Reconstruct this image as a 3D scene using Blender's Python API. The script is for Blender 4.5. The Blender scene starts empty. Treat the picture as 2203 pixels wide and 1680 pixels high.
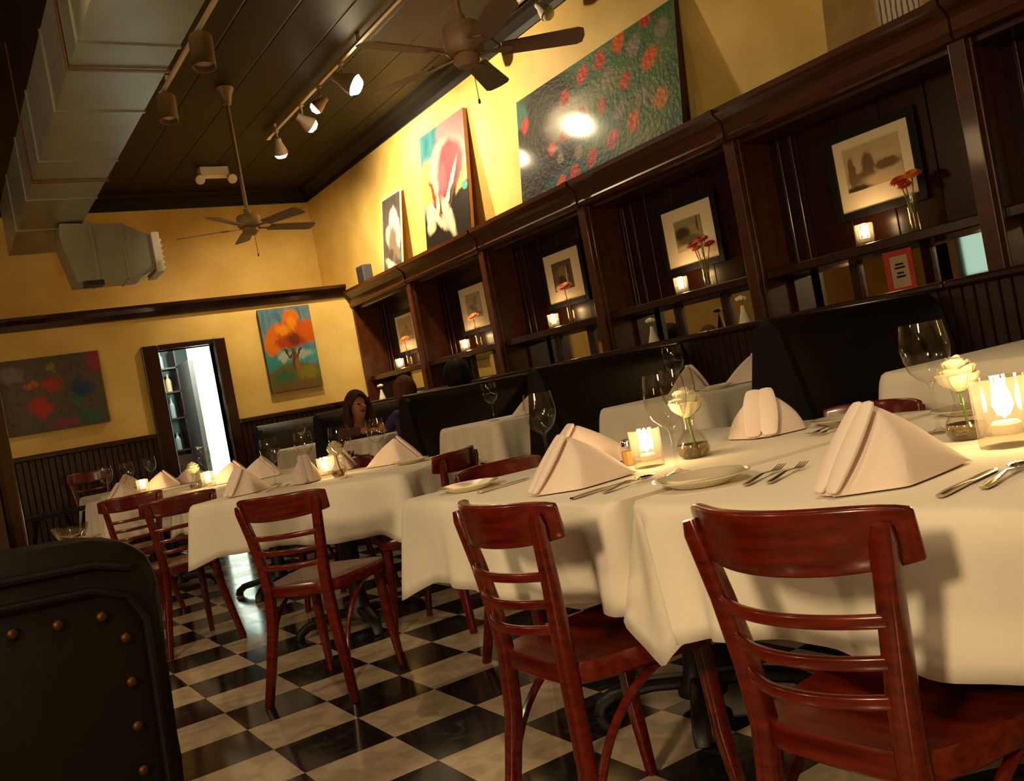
import bpy, bmesh, math, random
from mathutils import Vector, Matrix
random.seed(7)
S = bpy.context.scene
COL = S.collection
PI = math.pi

# ---------------------------------------------------------------- camera
cam_d = bpy.data.cameras.new('camera')
cam = bpy.data.objects.new('camera', cam_d)
COL.objects.link(cam)
S.camera = cam
F_PX, YAW, PITCH, ROLL, CAM_H = 1996.96, 0.56457, -0.0039867, -0.182996, 1.03944
cam_d.sensor_fit = 'HORIZONTAL'
cam_d.sensor_width = 36.0
cam_d.lens = 36.0 * F_PX / 2203.0
cam_d.clip_start = 0.05
fw = Vector((math.sin(YAW) * math.cos(PITCH), math.cos(YAW) * math.cos(PITCH), math.sin(PITCH)))
rt = Vector((math.cos(YAW), -math.sin(YAW), 0))
up = rt.cross(fw)
rt2 = math.cos(ROLL) * rt + math.sin(ROLL) * up
up2 = -math.sin(ROLL) * rt + math.cos(ROLL) * up
M4 = Matrix((rt2, up2, -fw)).transposed().to_4x4()
M4.translation = Vector((0, 0, CAM_H))
cam.matrix_world = M4

# ---------------------------------------------------------------- world, exposure
wd = bpy.data.worlds.new('world')
S.world = wd
wd.use_nodes = True
wd.node_tree.nodes['Background'].inputs[0].default_value = (1.0, 0.6, 0.3, 1)
wd.node_tree.nodes['Background'].inputs[1].default_value = 0.02
S.view_settings.view_transform = 'Standard'
S.view_settings.look = 'None'
S.view_settings.exposure = 0.0
S.view_settings.gamma = 1.0
S.cycles.max_bounces = 10
S.cycles.transparent_max_bounces = 24
S.cycles.sample_clamp_indirect = 4.0
S.cycles.caustics_reflective = False
S.cycles.caustics_refractive = False

# ---------------------------------------------------------------- large lights
WARM = (1.0, 0.66, 0.33)
def lamp(name, kind, loc, energy, color=WARM, size=0.1, target=None, spot=60, blend=0.6):
    d = bpy.data.lights.new(name, kind)
    d.energy = energy
    d.color = color
    if kind == 'AREA':
        d.shape = 'DISK'
        d.size = size
    else:
        d.shadow_soft_size = size
    if kind == 'SPOT':
        d.spot_size = math.radians(spot)
        d.spot_blend = blend
    o = bpy.data.objects.new(name, d)
    o.location = loc
    if target is not None:
        o.rotation_euler = (Vector(target) - Vector(loc)).to_track_quat('-Z', 'Y').to_euler()
    COL.objects.link(o)
    return o
# low warm lamp behind the camera, and two unseen fills added on the left
lamp('entrance_lamp_light', 'AREA', (-2.7, -0.6, 2.5), 128, (1.0, 0.72, 0.38), 0.5, (1.5, 1.2, 0.6))
lamp('left_fill_near', 'AREA', (-3.2, 3.2, 2.75), 35, (1.0, 0.70, 0.38), 0.5, (1.6, 3.4, 0.6))
lamp('left_fill_far', 'AREA', (-2.6, 6.6, 3.0), 22, (1.0, 0.66, 0.33), 0.5, (2.4, 7.0, 0.8))
# unseen ceiling spots added to light the tables and floor
lamp('table_spot_near', 'SPOT', (0.45, 0.6, 3.86), 105, (1.0, 0.70, 0.38), 0.06, (1.7, 1.9, 0.75), 60)
lamp('table_spot_far', 'SPOT', (0.45, 4.2, 3.86), 62, (1.0, 0.66, 0.33), 0.06, (1.5, 5.4, 0.75), 60)
# added fill for the pantry bottles, then the cold tube light behind the doorway
lamp('pantry_shelf_fill', 'AREA', (2.62, 10.95, 2.38), 36, (0.9, 1.0, 0.9), 0.15, (2.45, 12.1, 1.5))
lamp('pantry_tube_light', 'AREA', (3.3, 12.9, 2.35), 260, (0.86, 1.0, 0.92), 0.9, (3.25, 13.6, 1.0))

# ---------------------------------------------------------------- materials
MATS = {}
def nt(name):
    m = bpy.data.materials.new(name)
    m.use_nodes = True
    MATS[name] = m
    t = m.node_tree
    return m, t, t.nodes['Principled BSDF'], t.nodes, t.links
def mat(name, col, rough=0.5, metal=0.0, spec=0.5, coat=0.0, noise=0.0, scale=8.0, stretch=(1, 1, 1), col2=None,
        bump=0.0, bscale=30.0, sheen=0.0, emit=0.0, detail=4.0, trans=0.0):
    m, t, b, N, L = nt(name)
    b.inputs['Base Color'].default_value = (*col, 1)
    b.inputs['Roughness'].default_value = rough
    b.inputs['Metallic'].default_value = metal
    b.inputs['Specular IOR Level'].default_value = spec
    b.inputs['Coat Weight'].default_value = coat
    b.inputs['Coat Roughness'].default_value = 0.08
    if sheen:
        b.inputs['Sheen Weight'].default_value = sheen
    if trans:
        b.inputs['Transmission Weight'].default_value = trans
    if emit:
        b.inputs['Emission Color'].default_value = (*col, 1)
        b.inputs['Emission Strength'].default_value = emit
    if col2 or bump:
        tc = N.new('ShaderNodeTexCoord')
        mp = N.new('ShaderNodeMapping')
        mp.inputs['Scale'].default_value = stretch
        L.new(tc.outputs['Object'], mp.inputs[0])
    if col2:
        n = N.new('ShaderNodeTexNoise')
        n.inputs['Scale'].default_value = scale
        n.inputs['Detail'].default_value = detail
        L.new(mp.outputs[0], n.inputs['Vector'])
        r = N.new('ShaderNodeValToRGB')
        r.color_ramp.elements[0].position = 0.3
        r.color_ramp.elements[0].color = (*col, 1)
        r.color_ramp.elements[1].position = 0.7
        r.color_ramp.elements[1].color = (*col2, 1)
        L.new(n.outputs[0], r.inputs[0])
        L.new(r.outputs[0], b.inputs['Base Color'])
    if bump:
        n2 = N.new('ShaderNodeTexNoise')
        n2.inputs['Scale'].default_value = bscale
        n2.inputs['Detail'].default_value = 3
        L.new(mp.outputs[0], n2.inputs['Vector'])
        bp = N.new('ShaderNodeBump')
        bp.inputs['Strength'].default_value = bump
        bp.inputs['Distance'].default_value = 0.01
        L.new(n2.outputs[0], bp.inputs['Height'])
        L.new(bp.outputs[0], b.inputs['Normal'])
    return m
mat('yellow_plaster', (0.63, 0.42, 0.105), 0.55, col2=(0.78, 0.56, 0.18), scale=2.2, bump=0.08, bscale=14, spec=0.3, detail=6)
mat('cream_plaster', (0.75, 0.78, 0.70), 0.6)
mat('chair_wood', (0.06, 0.0035, 0.001), 0.26, col2=(0.15, 0.011, 0.002), scale=5, stretch=(1.2, 9, 14), detail=7, spec=0.5, coat=0.25)
mat('cabinet_wood', (0.016, 0.004, 0.0014), 0.26, col2=(0.034, 0.008, 0.0025), scale=5, stretch=(3, 3, 0.4), coat=0.3)
mat('cornice_wood', (0.045, 0.011, 0.003), 0.34, col2=(0.08, 0.021, 0.005), scale=5, stretch=(3, 0.4, 3), coat=0.12, spec=0.35)
mat('light_wood', (0.30, 0.13, 0.03), 0.35, col2=(0.42, 0.2, 0.05), scale=4, stretch=(1, 6, 1))
mat('dark_wood', (0.03, 0.012, 0.006), 0.4, col2=(0.05, 0.02, 0.009), scale=6, stretch=(5, 5, 0.5))
mat('table_linen', (0.80, 0.74, 0.63), 0.8, spec=0.15, sheen=0.2, bump=0.06, bscale=60)
mat('napkin_linen', (0.83, 0.70, 0.64), 0.8, spec=0.15, sheen=0.2, bump=0.05, bscale=90)
mat('black_leather', (0.006, 0.005, 0.004), 0.38, spec=0.4, bump=0.12, bscale=40)
mat('dark_leather', (0.0045, 0.0035, 0.002), 0.45, spec=0.25, bump=0.15, bscale=30)  # black_leather darkened in colour, for shade the lamp behind would wash out
mat('black_paint', (0.005, 0.0045, 0.004), 0.55, spec=0.2)
mat('black_iron', (0.012, 0.011, 0.011), 0.45, metal=0.0)
mat('black_plastic', (0.02, 0.02, 0.022), 0.5)
mat('grey_plastic', (0.06, 0.06, 0.075), 0.5)
mat('galvanized', (0.42, 0.42, 0.35), 0.36, metal=0.7, col2=(0.52, 0.53, 0.45), scale=3, bump=0.05, bscale=3)
mat('copper_strap', (0.30, 0.13, 0.04), 0.4, metal=0.6)
mat('silver', (0.62, 0.58, 0.52), 0.18, metal=1.0)
mat('chrome', (0.8, 0.78, 0.74), 0.1, metal=1.0)
mat('brass_nail', (0.09, 0.04, 0.012), 0.5, metal=0.9)
mat('china', (0.80, 0.73, 0.56), 0.15, coat=0.5)
mat('fan_tan', (0.27, 0.17, 0.09), 0.45)
mat('fan_blade', (0.22, 0.14, 0.085), 0.5)
mat('track_white', (0.70, 0.60, 0.45), 0.4)
mat('can_tan', (0.34, 0.22, 0.11), 0.5)
mat('white_plastic', (0.75, 0.70, 0.60), 0.4)
mat('mat_board', (0.72, 0.60, 0.42), 0.8)
mat('stem_green', (0.10, 0.19, 0.03), 0.5)
mat('gerbera_orange', (0.75, 0.17, 0.02), 0.6)
mat('gerbera_red', (0.55, 0.06, 0.02), 0.6)
mat('rose_white', (0.85, 0.80, 0.55), 0.55, sheen=0.2)
mat('white_ceramic', (0.80, 0.72, 0.60), 0.3)
mat('wax', (0.85, 0.70, 0.45), 0.5)
mat('spice', (0.45, 0.27, 0.09), 0.7)
mat('water', (0.55, 0.42, 0.25), 0.1, trans=0.85)
mat('skin', (0.42, 0.17, 0.075), 0.5)
mat('hair_brown', (0.04, 0.012, 0.005), 0.65, col2=(0.085, 0.028, 0.010), scale=30, stretch=(3, 3, 0.4), spec=0.2, bump=0.6, bscale=40)
mat('hair_auburn', (0.13, 0.05, 0.02), 0.7, col2=(0.2, 0.08, 0.03), scale=40, spec=0.2, bump=0.5, bscale=50)
mat('hair_black', (0.008, 0.005, 0.004), 0.7, spec=0.2, bump=0.6, bscale=50)
mat('top_maroon', (0.07, 0.022, 0.018), 0.7)
mat('shirt_purple', (0.055, 0.028, 0.16), 0.7)
mat('shirt_black', (0.012, 0.011, 0.012), 0.7)
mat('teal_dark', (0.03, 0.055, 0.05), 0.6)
mat('bottle_glass', (0.04, 0.07, 0.05), 0.1, coat=0.5)
mat('bottle_clear', (0.25, 0.30, 0.28), 0.1, coat=0.5)
mat('paper_box', (0.45, 0.32, 0.18), 0.7)
mat('cool_white', (0.80, 0.85, 0.80), 0.6)
mat('door_grey', (0.16, 0.15, 0.14), 0.5)
mat('red_card', (0.45, 0.02, 0.015), 0.6)
mat('green_lamp', (0.2, 0.8, 0.5), 0.5, emit=3.0)

def emissive(name, col, strength):
    m, t, b, N, L = nt(name)
    e = N.new('ShaderNodeEmission')
    e.inputs[0].default_value = (*col, 1)
    e.inputs[1].default_value = strength
    L.new(e.outputs[0], N['Material Output'].inputs[0])
    return m
emissive('flame', (1.0, 0.70, 0.34), 60)
emissive('bulb_bright', (1.0, 0.80, 0.48), 110)
emissive('bulb_warm', (1.0, 0.74, 0.42), 22)
emissive('dusk_pane', (0.55, 0.85, 0.75), 1.2)
emissive('tube_light', (0.9, 1.0, 0.93), 5)
emissive('sign_glow', (0.6, 1.0, 0.85), 2.5)

def thin_glass(name, tint, refl=0.9, lo=0.04, frost=0.0):
    m, t, b, N, L = nt(name)
    tr = N.new('ShaderNodeBsdfTransparent')
    tr.inputs[0].default_value = (*tint, 1)
    gl = N.new('ShaderNodeBsdfGlossy')
    gl.inputs['Roughness'].default_value = 0.03
    lw = N.new('ShaderNodeLayerWeight')
    lw.inputs[0].default_value = 0.5
    mr = N.new('ShaderNodeMapRange')
    mr.inputs['From Min'].default_value = 0.0
    mr.inputs['From Max'].default_value = 1.0
    mr.inputs['To Min'].default_value = lo
    mr.inputs['To Max'].default_value = refl
    pw = N.new('ShaderNodeMath')
    pw.operation = 'POWER'
    pw.inputs[1].default_value = 3.2
    L.new(lw.outputs['Facing'], pw.inputs[0])
    L.new(pw.outputs[0], mr.inputs['Value'])
    mx = N.new('ShaderNodeMixShader')
    L.new(mr.outputs[0], mx.inputs[0])
    L.new(tr.outputs[0], mx.inputs[1])
    L.new(gl.outputs[0], mx.inputs[2])
    out = mx
    if frost:
        tl = N.new('ShaderNodeBsdfTranslucent'); tl.inputs[0].default_value = (1.0, 0.93, 0.80, 1)
        m2 = N.new('ShaderNodeMixShader'); m2.inputs[0].default_value = frost
        L.new(mx.outputs[0], m2.inputs[1]); L.new(tl.outputs[0], m2.inputs[2])
        out = m2
    L.new(out.outputs[0], N['Material Output'].inputs[0])
    return m
thin_glass('wine_glass', (0.97, 0.955, 0.92), 0.95, 0.05)
thin_glass('tumbler_glass', (0.99, 0.95, 0.86), 0.8, 0.06)
thin_glass('ribbed_glass', (0.99, 0.96, 0.88), 0.8, 0.08, 0.035)

m, t, b, N, L = nt('mirror')
b.inputs['Base Color'].default_value = (0.62, 0.58, 0.50, 1)
b.inputs['Metallic'].default_value = 1.0
b.inputs['Roughness'].default_value = 0.03

# checkerboard floor: 12 inch tiles set out from the world axes, marbled, waxed
m, t, b, N, L = nt('checker_tile')
geo = N.new('ShaderNodeNewGeometry')
mp = N.new('ShaderNodeMapping')
mp.vector_type = 'POINT'
T = 0.3048
mp.inputs['Location'].default_value = (-0.8053 / T + 40, -2.824 / T + 40, 0.5)
mp.inputs['Scale'].default_value = (1 / T, 1 / T, 0.0)
L.new(geo.outputs['Position'], mp.inputs[0])
ck = N.new('ShaderNodeTexChecker')
ck.inputs['Scale'].default_value = 1.0
L.new(mp.outputs[0], ck.inputs['Vector'])
nz = N.new('ShaderNodeTexNoise')
nz.inputs['Scale'].default_value = 9.0
nz.inputs['Detail'].default_value = 8.0
nz.inputs['Distortion'].default_value = 1.2
L.new(geo.outputs['Position'], nz.inputs['Vector'])
def ramp(p0, c0, p1, c1, src):
    r = N.new('ShaderNodeValToRGB')
    r.color_ramp.elements[0].position = p0
    r.color_ramp.elements[0].color = (*c0, 1)
    r.color_ramp.elements[1].position = p1
    r.color_ramp.elements[1].color = (*c1, 1)
    L.new(src, r.inputs[0])
    return r
w_ = ramp(0.35, (0.47, 0.37, 0.26), 0.6, (0.64, 0.51, 0.36), nz.outputs[0])
k_ = ramp(0.55, (0.010, 0.010, 0.010), 0.78, (0.07, 0.065, 0.055), nz.outputs[0])
mx = N.new('ShaderNodeMix')
mx.data_type = 'RGBA'
L.new(ck.outputs['Fac'], mx.inputs['Factor'])
L.new(k_.outputs[0], mx.inputs['A'])
L.new(w_.outputs[0], mx.inputs['B'])
L.new(mx.outputs['Result'], b.inputs['Base Color'])
b.inputs['Roughness'].default_value = 0.13
b.inputs['Specular IOR Level'].default_value = 0.6

# dark board ceiling with grooves running down the room
def grooved(name, col, axis, pitch, rough=0.45, depth=0.5, width=0.07, spec=0.5):
    m, t, b, N, L = nt(name)
    b.inputs['Specular IOR Level'].default_value = spec
    b.inputs['Roughness'].default_value = rough
    geo = N.new('ShaderNodeNewGeometry')
    sp = N.new('ShaderNodeSeparateXYZ')
    L.new(geo.outputs['Position'], sp.inputs[0])
    a = N.new('ShaderNodeMath'); a.operation = 'MULTIPLY'; a.inputs[1].default_value = 1.0 / pitch
    L.new(sp.outputs[axis], a.inputs[0])
    f = N.new('ShaderNodeMath'); f.operation = 'FRACT'
    L.new(a.outputs[0], f.inputs[0])
    s_ = N.new('ShaderNodeMath'); s_.operation = 'SUBTRACT'; s_.inputs[1].default_value = 0.5
    L.new(f.outputs[0], s_.inputs[0])
    ab = N.new('ShaderNodeMath'); ab.operation = 'ABSOLUTE'
    L.new(s_.outputs[0], ab.inputs[0])
    r = N.new('ShaderNodeMapRange')
    r.inputs['From Min'].default_value = 0.5 - width
    r.inputs['From Max'].default_value = 0.5
    r.inputs['To Min'].default_value = 1.0
    r.inputs['To Max'].default_value = 0.0
    L.new(ab.outputs[0], r.inputs['Value'])
    bp = N.new('ShaderNodeBump'); bp.inputs['Strength'].default_value = depth; bp.inputs['Distance'].default_value = 0.02
    L.new(r.outputs[0], bp.inputs['Height'])
    L.new(bp.outputs[0], b.inputs['Normal'])
    mx = N.new('ShaderNodeMix'); mx.data_type = 'RGBA'
    mx.inputs['A'].default_value = (col[0] * 0.25, col[1] * 0.25, col[2] * 0.25, 1)
    mx.inputs['B'].default_value = (*col, 1)
    L.new(r.outputs[0], mx.inputs['Factor'])
    L.new(mx.outputs['Result'], b.inputs['Base Color'])
    return m
grooved('ceiling_boards', (0.011, 0.008, 0.0045), 0, 0.42, 0.55, 0.6, 0.03, 0.2)
grooved('beadboard_back', (0.026, 0.009, 0.004), 0, 0.06, 0.35, 0.8, 0.12)
grooved('beadboard_side', (0.022, 0.007, 0.003), 1, 0.06, 0.35, 0.8, 0.12)
grooved('back_panel_wood', (0.018, 0.0045, 0.0016), 1, 0.30, 0.27, 0.6, 0.02, 0.18)

# painted canvases: colour patches blended over a mottled ground, brush-noise warped
def painting(name, ground, patches, gloss=0.35, bump=0.15, warp=0.06, gscale=5.0, bscale=45, coat=0.0, streak=(1, 1, 1)):
    m, t, b, N, L = nt(name)
    b.inputs['Roughness'].default_value = gloss
    b.inputs['Coat Weight'].default_value = coat
    b.inputs['Coat Roughness'].default_value = 0.10
    b.inputs['Specular IOR Level'].default_value = 0.15
    tc = N.new('ShaderNodeTexCoord')
    nz = N.new('ShaderNodeTexNoise'); nz.inputs['Scale'].default_value = 9; nz.inputs['Detail'].default_value = 6
    mps = N.new('ShaderNodeMapping'); mps.inputs['Scale'].default_value = streak
    L.new(tc.outputs['Generated'], mps.inputs[0])
    L.new(mps.outputs[0], nz.inputs['Vector'])
    sub = N.new('ShaderNodeVectorMath'); sub.operation = 'SUBTRACT'; sub.inputs[1].default_value = (0.5, 0.5, 0.5)
    L.new(nz.outputs['Color'], sub.inputs[0])
    sc = N.new('ShaderNodeVectorMath'); sc.operation = 'SCALE'; sc.inputs['Scale'].default_value = warp * 2
    L.new(sub.outputs[0], sc.inputs[0])
    ad = N.new('ShaderNodeVectorMath'); ad.operation = 'ADD'
    L.new(tc.outputs['Generated'], ad.inputs[0]); L.new(sc.outputs[0], ad.inputs[1])
    gn = N.new('ShaderNodeTexNoise'); gn.inputs['Scale'].default_value = gscale; gn.inputs['Detail'].default_value = 5
    L.new(mps.outputs[0], gn.inputs['Vector'])
    rp = N.new('ShaderNodeValToRGB')
    els = rp.color_ramp.elements
    while len(els) < len(ground):
        els.new(0.5)
    for i, c in enumerate(ground):
        els[i].position = 0.28 + 0.44 * i / max(1, len(ground) - 1)
        els[i].color = (*c, 1)
    L.new(gn.outputs[0], rp.inputs[0])
    cur = rp.outputs[0]
    for (u, v, ru, rv, ang, c, soft) in patches:
        mp = N.new('ShaderNodeMapping'); mp.vector_type = 'TEXTURE'
        mp.inputs['Location'].default_value = (u, 0.5, v)
        mp.inputs['Rotation'].default_value = (0, ang, 0)
        mp.inputs['Scale'].default_value = (ru, 1e3, rv)
        L.new(ad.outputs[0], mp.inputs[0])
        ln = N.new('ShaderNodeVectorMath'); ln.operation = 'LENGTH'
        L.new(mp.outputs[0], ln.inputs[0])
        r = N.new('ShaderNodeMapRange'); r.interpolation_type = 'SMOOTHSTEP'
        r.inputs['From Min'].default_value = 1 + soft * .7
        r.inputs['From Max'].default_value = 1 - soft * .7
        L.new(ln.outputs['Value'], r.inputs['Value'])
        mx = N.new('ShaderNodeMix'); mx.data_type = 'RGBA'
        L.new(r.outputs[0], mx.inputs['Factor'])
        L.new(cur, mx.inputs['A'])
        mx.inputs['B'].default_value = (*c, 1)
        cur = mx.outputs['Result']
    L.new(cur, b.inputs['Base Color'])
    if bump:
        bn = N.new('ShaderNodeTexNoise'); bn.inputs['Scale'].default_value = bscale; bn.inputs['Detail'].default_value = 3
        L.new(tc.outputs['Object'], bn.inputs['Vector'])
        bp = N.new('ShaderNodeBump'); bp.inputs['Strength'].default_value = bump; bp.inputs['Distance'].default_value = 0.01
        L.new(bn.outputs[0], bp.inputs['Height'])
        L.new(bp.outputs[0], b.inputs['Normal'])
    return m

# ---------------------------------------------------------------- mesh helpers
def box(bm, x0, x1, y0, y1, z0, z1, bev=0.0, seg=2):
    r = bmesh.ops.create_cube(bm, size=1.0)
    vs = r['verts']
    for v in vs:
        v.co = Vector(((x0 + x1) / 2 + v.co.x * (x1 - x0), (y0 + y1) / 2 + v.co.y * (y1 - y0), (z0 + z1) / 2 + v.co.z * (z1 - z0)))
    if bev > 0:
        es = list({e for v in vs for e in v.link_edges})
        bmesh.ops.bevel(bm, geom=es, offset=bev, segments=seg, affect='EDGES', profile=0.5)
def prism(bm, poly, axis, a0, a1):
    """poly: list of 2D points; extruded along axis ('x','y','z') from a0 to a1"""
    def P(p, a):
        return {'x': (a, p[0], p[1]), 'y': (p[0], a, p[1]), 'z': (p[0], p[1], a)}[axis]
    A = [bm.verts.new(P(p, a0)) for p in poly]
    B = [bm.verts.new(P(p, a1)) for p in poly]
    bm.faces.new(A); bm.faces.new(list(reversed(B)))
    n = len(poly)
    for i in range(n):
        bm.faces.new((A[i], B[i], B[(i + 1) % n], A[(i + 1) % n]))
def lathe(bm, prof, n=20, c=(0, 0, 0), ribs=0, amp=0.0):
    rings = []
    for r, z in prof:
        if r < 1e-6:
            rings.append([bm.verts.new((c[0], c[1], c[2] + z))])
        else:
            rings.append([bm.verts.new((c[0] + (r + (amp * math.cos(ribs * 2 * PI * i / n) if ribs else 0)) * math.cos(2 * PI * i / n),
                                        c[1] + (r + (amp * math.cos(ribs * 2 * PI * i / n) if ribs else 0)) * math.sin(2 * PI * i / n), c[2] + z)) for i in range(n)])
    for a, b in zip(rings, rings[1:]):
        if len(a) == 1 and len(b) == 1:
            continue
        for i in range(n):
            j = (i + 1) % n
            if len(a) == 1:
                bm.faces.new((a[0], b[j], b[i]))
            elif len(b) == 1:
                bm.faces.new((a[i], a[j], b[0]))
            else:
                bm.faces.new((a[i], a[j], b[j], b[i]))
def sweep(bm, pts, secs, ref=(1, 0, 0), caps=True):
    """pts: 3D points; secs: one polygon [(a,b)..] or list per point; a along ref-like side, b along normal"""
    pts = [Vector(p) for p in pts]
    if not isinstance(secs[0][0], (tuple, list)):
        secs = [secs] * len(pts)
    rings = []
    for i, p in enumerate(pts):
        d = (pts[min(i + 1, len(pts) - 1)] - pts[max(i - 1, 0)]).normalized()
        s = Vector(ref) - d * d.dot(Vector(ref))
        if s.length < 1e-4:
            s = Vector((0, 1, 0)) - d * d.y
        s.normalize()
        u = d.cross(s)
        rings.append([bm.verts.new(p + s * a + u * b) for a, b in secs[i]])
    n = len(rings[0])
    for A, B in zip(rings, rings[1:]):
        for i in range(n):
            bm.faces.new((A[i], A[(i + 1) % n], B[(i + 1) % n], B[i]))
    if caps:
        bm.faces.new(list(reversed(rings[0]))); bm.faces.new(rings[-1])
def circ(r, n=10, k=1.0):
    return [(r * math.cos(2 * PI * i / n), k * r * math.sin(2 * PI * i / n)) for i in range(n)]
def rrect(w, t, r=0.25):
    """rounded rectangle section, w x t"""
    o = []
    q = r * min(w, t)
    for cx, cy, a0 in ((w / 2 - q, t / 2 - q, 0), (-w / 2 + q, t / 2 - q, PI / 2), (-w / 2 + q, -t / 2 + q, PI), (w / 2 - q, -t / 2 + q, 1.5 * PI)):
        for k in range(3):
            a = a0 + k * PI / 4
            o.append((cx + q * math.cos(a), cy + q * math.sin(a)))
    return o
def tube(bm, pts, r, n=10, ref=(1, 0, 0)):
    rs = r if isinstance(r, (list, tuple)) else [r] * len(pts)
    sweep(bm, pts, [circ(x, n) for x in rs], ref)
def grid(bm, nu, nv, f, closed_u=False):
    V = [[bm.verts.new(f(i / nu, j / nv)) for j in range(nv + 1)] for i in range(nu if closed_u else nu + 1)]
    m = len(V)
    for i in range(nu):
        for j in range(nv):
            bm.faces.new((V[i][j], V[(i + 1) % m][j], V[(i + 1) % m][j + 1], V[i][j + 1]))
def ellipsoid(bm, c, r, n=14, k=9):
    V = bmesh.ops.create_uvsphere(bm, u_segments=n, v_segments=k, radius=1.0)['verts']
    for v in V:
        v.co = Vector((c[0] + v.co.x * r[0], c[1] + v.co.y * r[1], c[2] + v.co.z * r[2]))
def obj(name, bm, m, parent=None, smooth=False, loc=None, rotz=0.0, mods=()):
    me = bpy.data.meshes.new(name)
    bmesh.ops.recalc_face_normals(bm, faces=bm.faces)
    bm.to_mesh(me); bm.free()
    me.materials.append(MATS[m])
    if smooth:
        for p in me.polygons:
            p.use_smooth = True
        try:
            me.set_sharp_from_angle(angle=math.radians(smooth if smooth is not True else 40))
        except Exception:
            pass
    o = bpy.data.objects.new(name, me)
    COL.objects.link(o)
    if parent is not None:
        o.parent = parent
    if loc is not None:
        o.location = loc
    if rotz:
        o.rotation_euler = (0, 0, rotz)
    for kind, kw in mods:
        md = o.modifiers.new(kind.lower(), kind)
        for k, v in kw.items():
            setattr(md, k, v)
    return o
def B():
    return bmesh.new()
def tag(o, label, cat, group=None):
    o['label'] = label; o['category'] = cat
    if group:
        o['group'] = group
    return o
def thing(name, label, cat, loc=(0, 0, 0), rotz=0.0, group=None):
    o = bpy.data.objects.new(name, None)
    o.empty_display_size = 0.05
    COL.objects.link(o)
    o.location = loc; o.rotation_euler = (0, 0, rotz)
    return tag(o, label, cat, group)
def struct(name, bm, m, smooth=False, parent=None):
    o = obj(name, bm, m, parent, smooth)
    if parent is None:
        o['kind'] = 'structure'
    return o
def copy_tree(o, parent=None):
    c = o.copy()
    COL.objects.link(c)
    c.parent = parent
    for ch in list(o.children):
        copy_tree(ch, c)
    return c
USED = set()
def place(proto, loc, rotz=0.0, label=None, group=None, rot=None):
    """first use moves the prototype itself, afterwards copies it with its parts"""
    o = proto
    if proto.name in USED:
        o = copy_tree(proto)
    USED.add(proto.name)
    o.location = loc
    o.rotation_euler = rot if rot else (0, 0, rotz)
    if label:
        o['label'] = label
    if group:
        o['group'] = group
    return o

# ================================================================ the room
XC, YB, XU, YU, ZC = 4.6, 10.5, 4.95, 12.17, 4.25
bm = B(); box(bm, -4.0, 5.2, -3.0, 15.0, -0.1, 0.0); struct('floor', bm, 'checker_tile')
bm = B(); box(bm, 2.86, 4.148, 0.2, 10.5, 0.0, 0.10, 0.008); struct('floor_platform', bm, 'dark_wood')
bm = B(); box(bm, -4.0, 5.2, -3.0, 12.4, ZC, ZC + 0.1); struct('ceiling', bm, 'ceiling_boards')
bm = B(); box(bm, XU, XU + 0.15, -3.0, 12.4, 0.0, ZC); struct('wall_right', bm, 'yellow_plaster')
bm = B(); box(bm, -4.15, -4.0, -3.0, 15.0, 0.0, ZC); struct('wall_left', bm, 'yellow_plaster')
bm = B(); box(bm, -4.0, 5.2, -3.15, -3.0, 0.0, ZC); struct('wall_front', bm, 'yellow_plaster')
# lower back wall (with the doorway) and the upper wall set back behind its ledge
DX0, DX1, DZ = 2.26, 2.86, 2.12
bm = B()
box(bm, -4.0, DX0, YB, YB + 0.16, 0.0, 2.50)
box(bm, DX1, XU, YB, YB + 0.16, 0.0, 2.50)
box(bm, DX0, DX1, YB, YB + 0.16, DZ, 2.50)
struct('wall_back', bm, 'yellow_plaster')
bm = B(); box(bm, -4.0, 5.2, YU, YU + 0.12, 2.50, ZC); struct('wall_back_upper', bm, 'yellow_plaster')
bm = B(); box(bm, -4.0, 5.2, YB + 0.16, 15.0, 2.44, 2.50); struct('ceiling_pantry', bm, 'cream_plaster')
# ledge moulding capping the lower back wall
bm = B()
prism(bm, [(YB, 2.49), (YB - 0.035, 2.50), (YB - 0.05, 2.55), (YB - 0.09, 2.59), (YB - 0.09, 2.625), (YB + 0.2, 2.625), (YB + 0.2, 2.50), (YB, 2.50)], 'x', -4.0, 4.53)
struct('trim_back_ledge', bm, 'cabinet_wood')
bm = B(); box(bm, -4.0, 5.2, YB + 0.15, YU, 2.50, 2.56); struct('wall_back_shelf', bm, 'yellow_plaster')
# black crown mouldings
def crown(name, axis, a0, a1, sgn, base):
    pr = [(0, -0.17), (0.02, -0.17), (0.035, -0.12), (0.09, -0.06), (0.13, -0.04), (0.16, 0.0), (0, 0.0)]
    bm = B()
    prism(bm, [(base + sgn * p, ZC + z) for p, z in pr], axis, a0, a1)
    struct(name, bm, 'black_paint')
crown('trim_crown_right', 'y', -3.0, YU, -1, XU)
crown('trim_crown_back', 'x', -4.0, XU, -1, YU)
# wainscots
bm = B(); box(bm, -4.0, DX0 - 0.17, YB - 0.02, YB, 0.0, 1.20); box(bm, DX1 + 0.13, XC, YB - 0.02, YB, 0.0, 1.20)
struct('wall_back_wainscot', bm, 'beadboard_back')
bm = B()
for a, c in ((-4.0, DX0 - 0.17), (DX1 + 0.13, XC)):
    box(bm, a, c, YB - 0.045, YB, 1.185, 1.24, 0.01)
struct('trim_back_wainscot_cap', bm, 'cabinet_wood')
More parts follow.
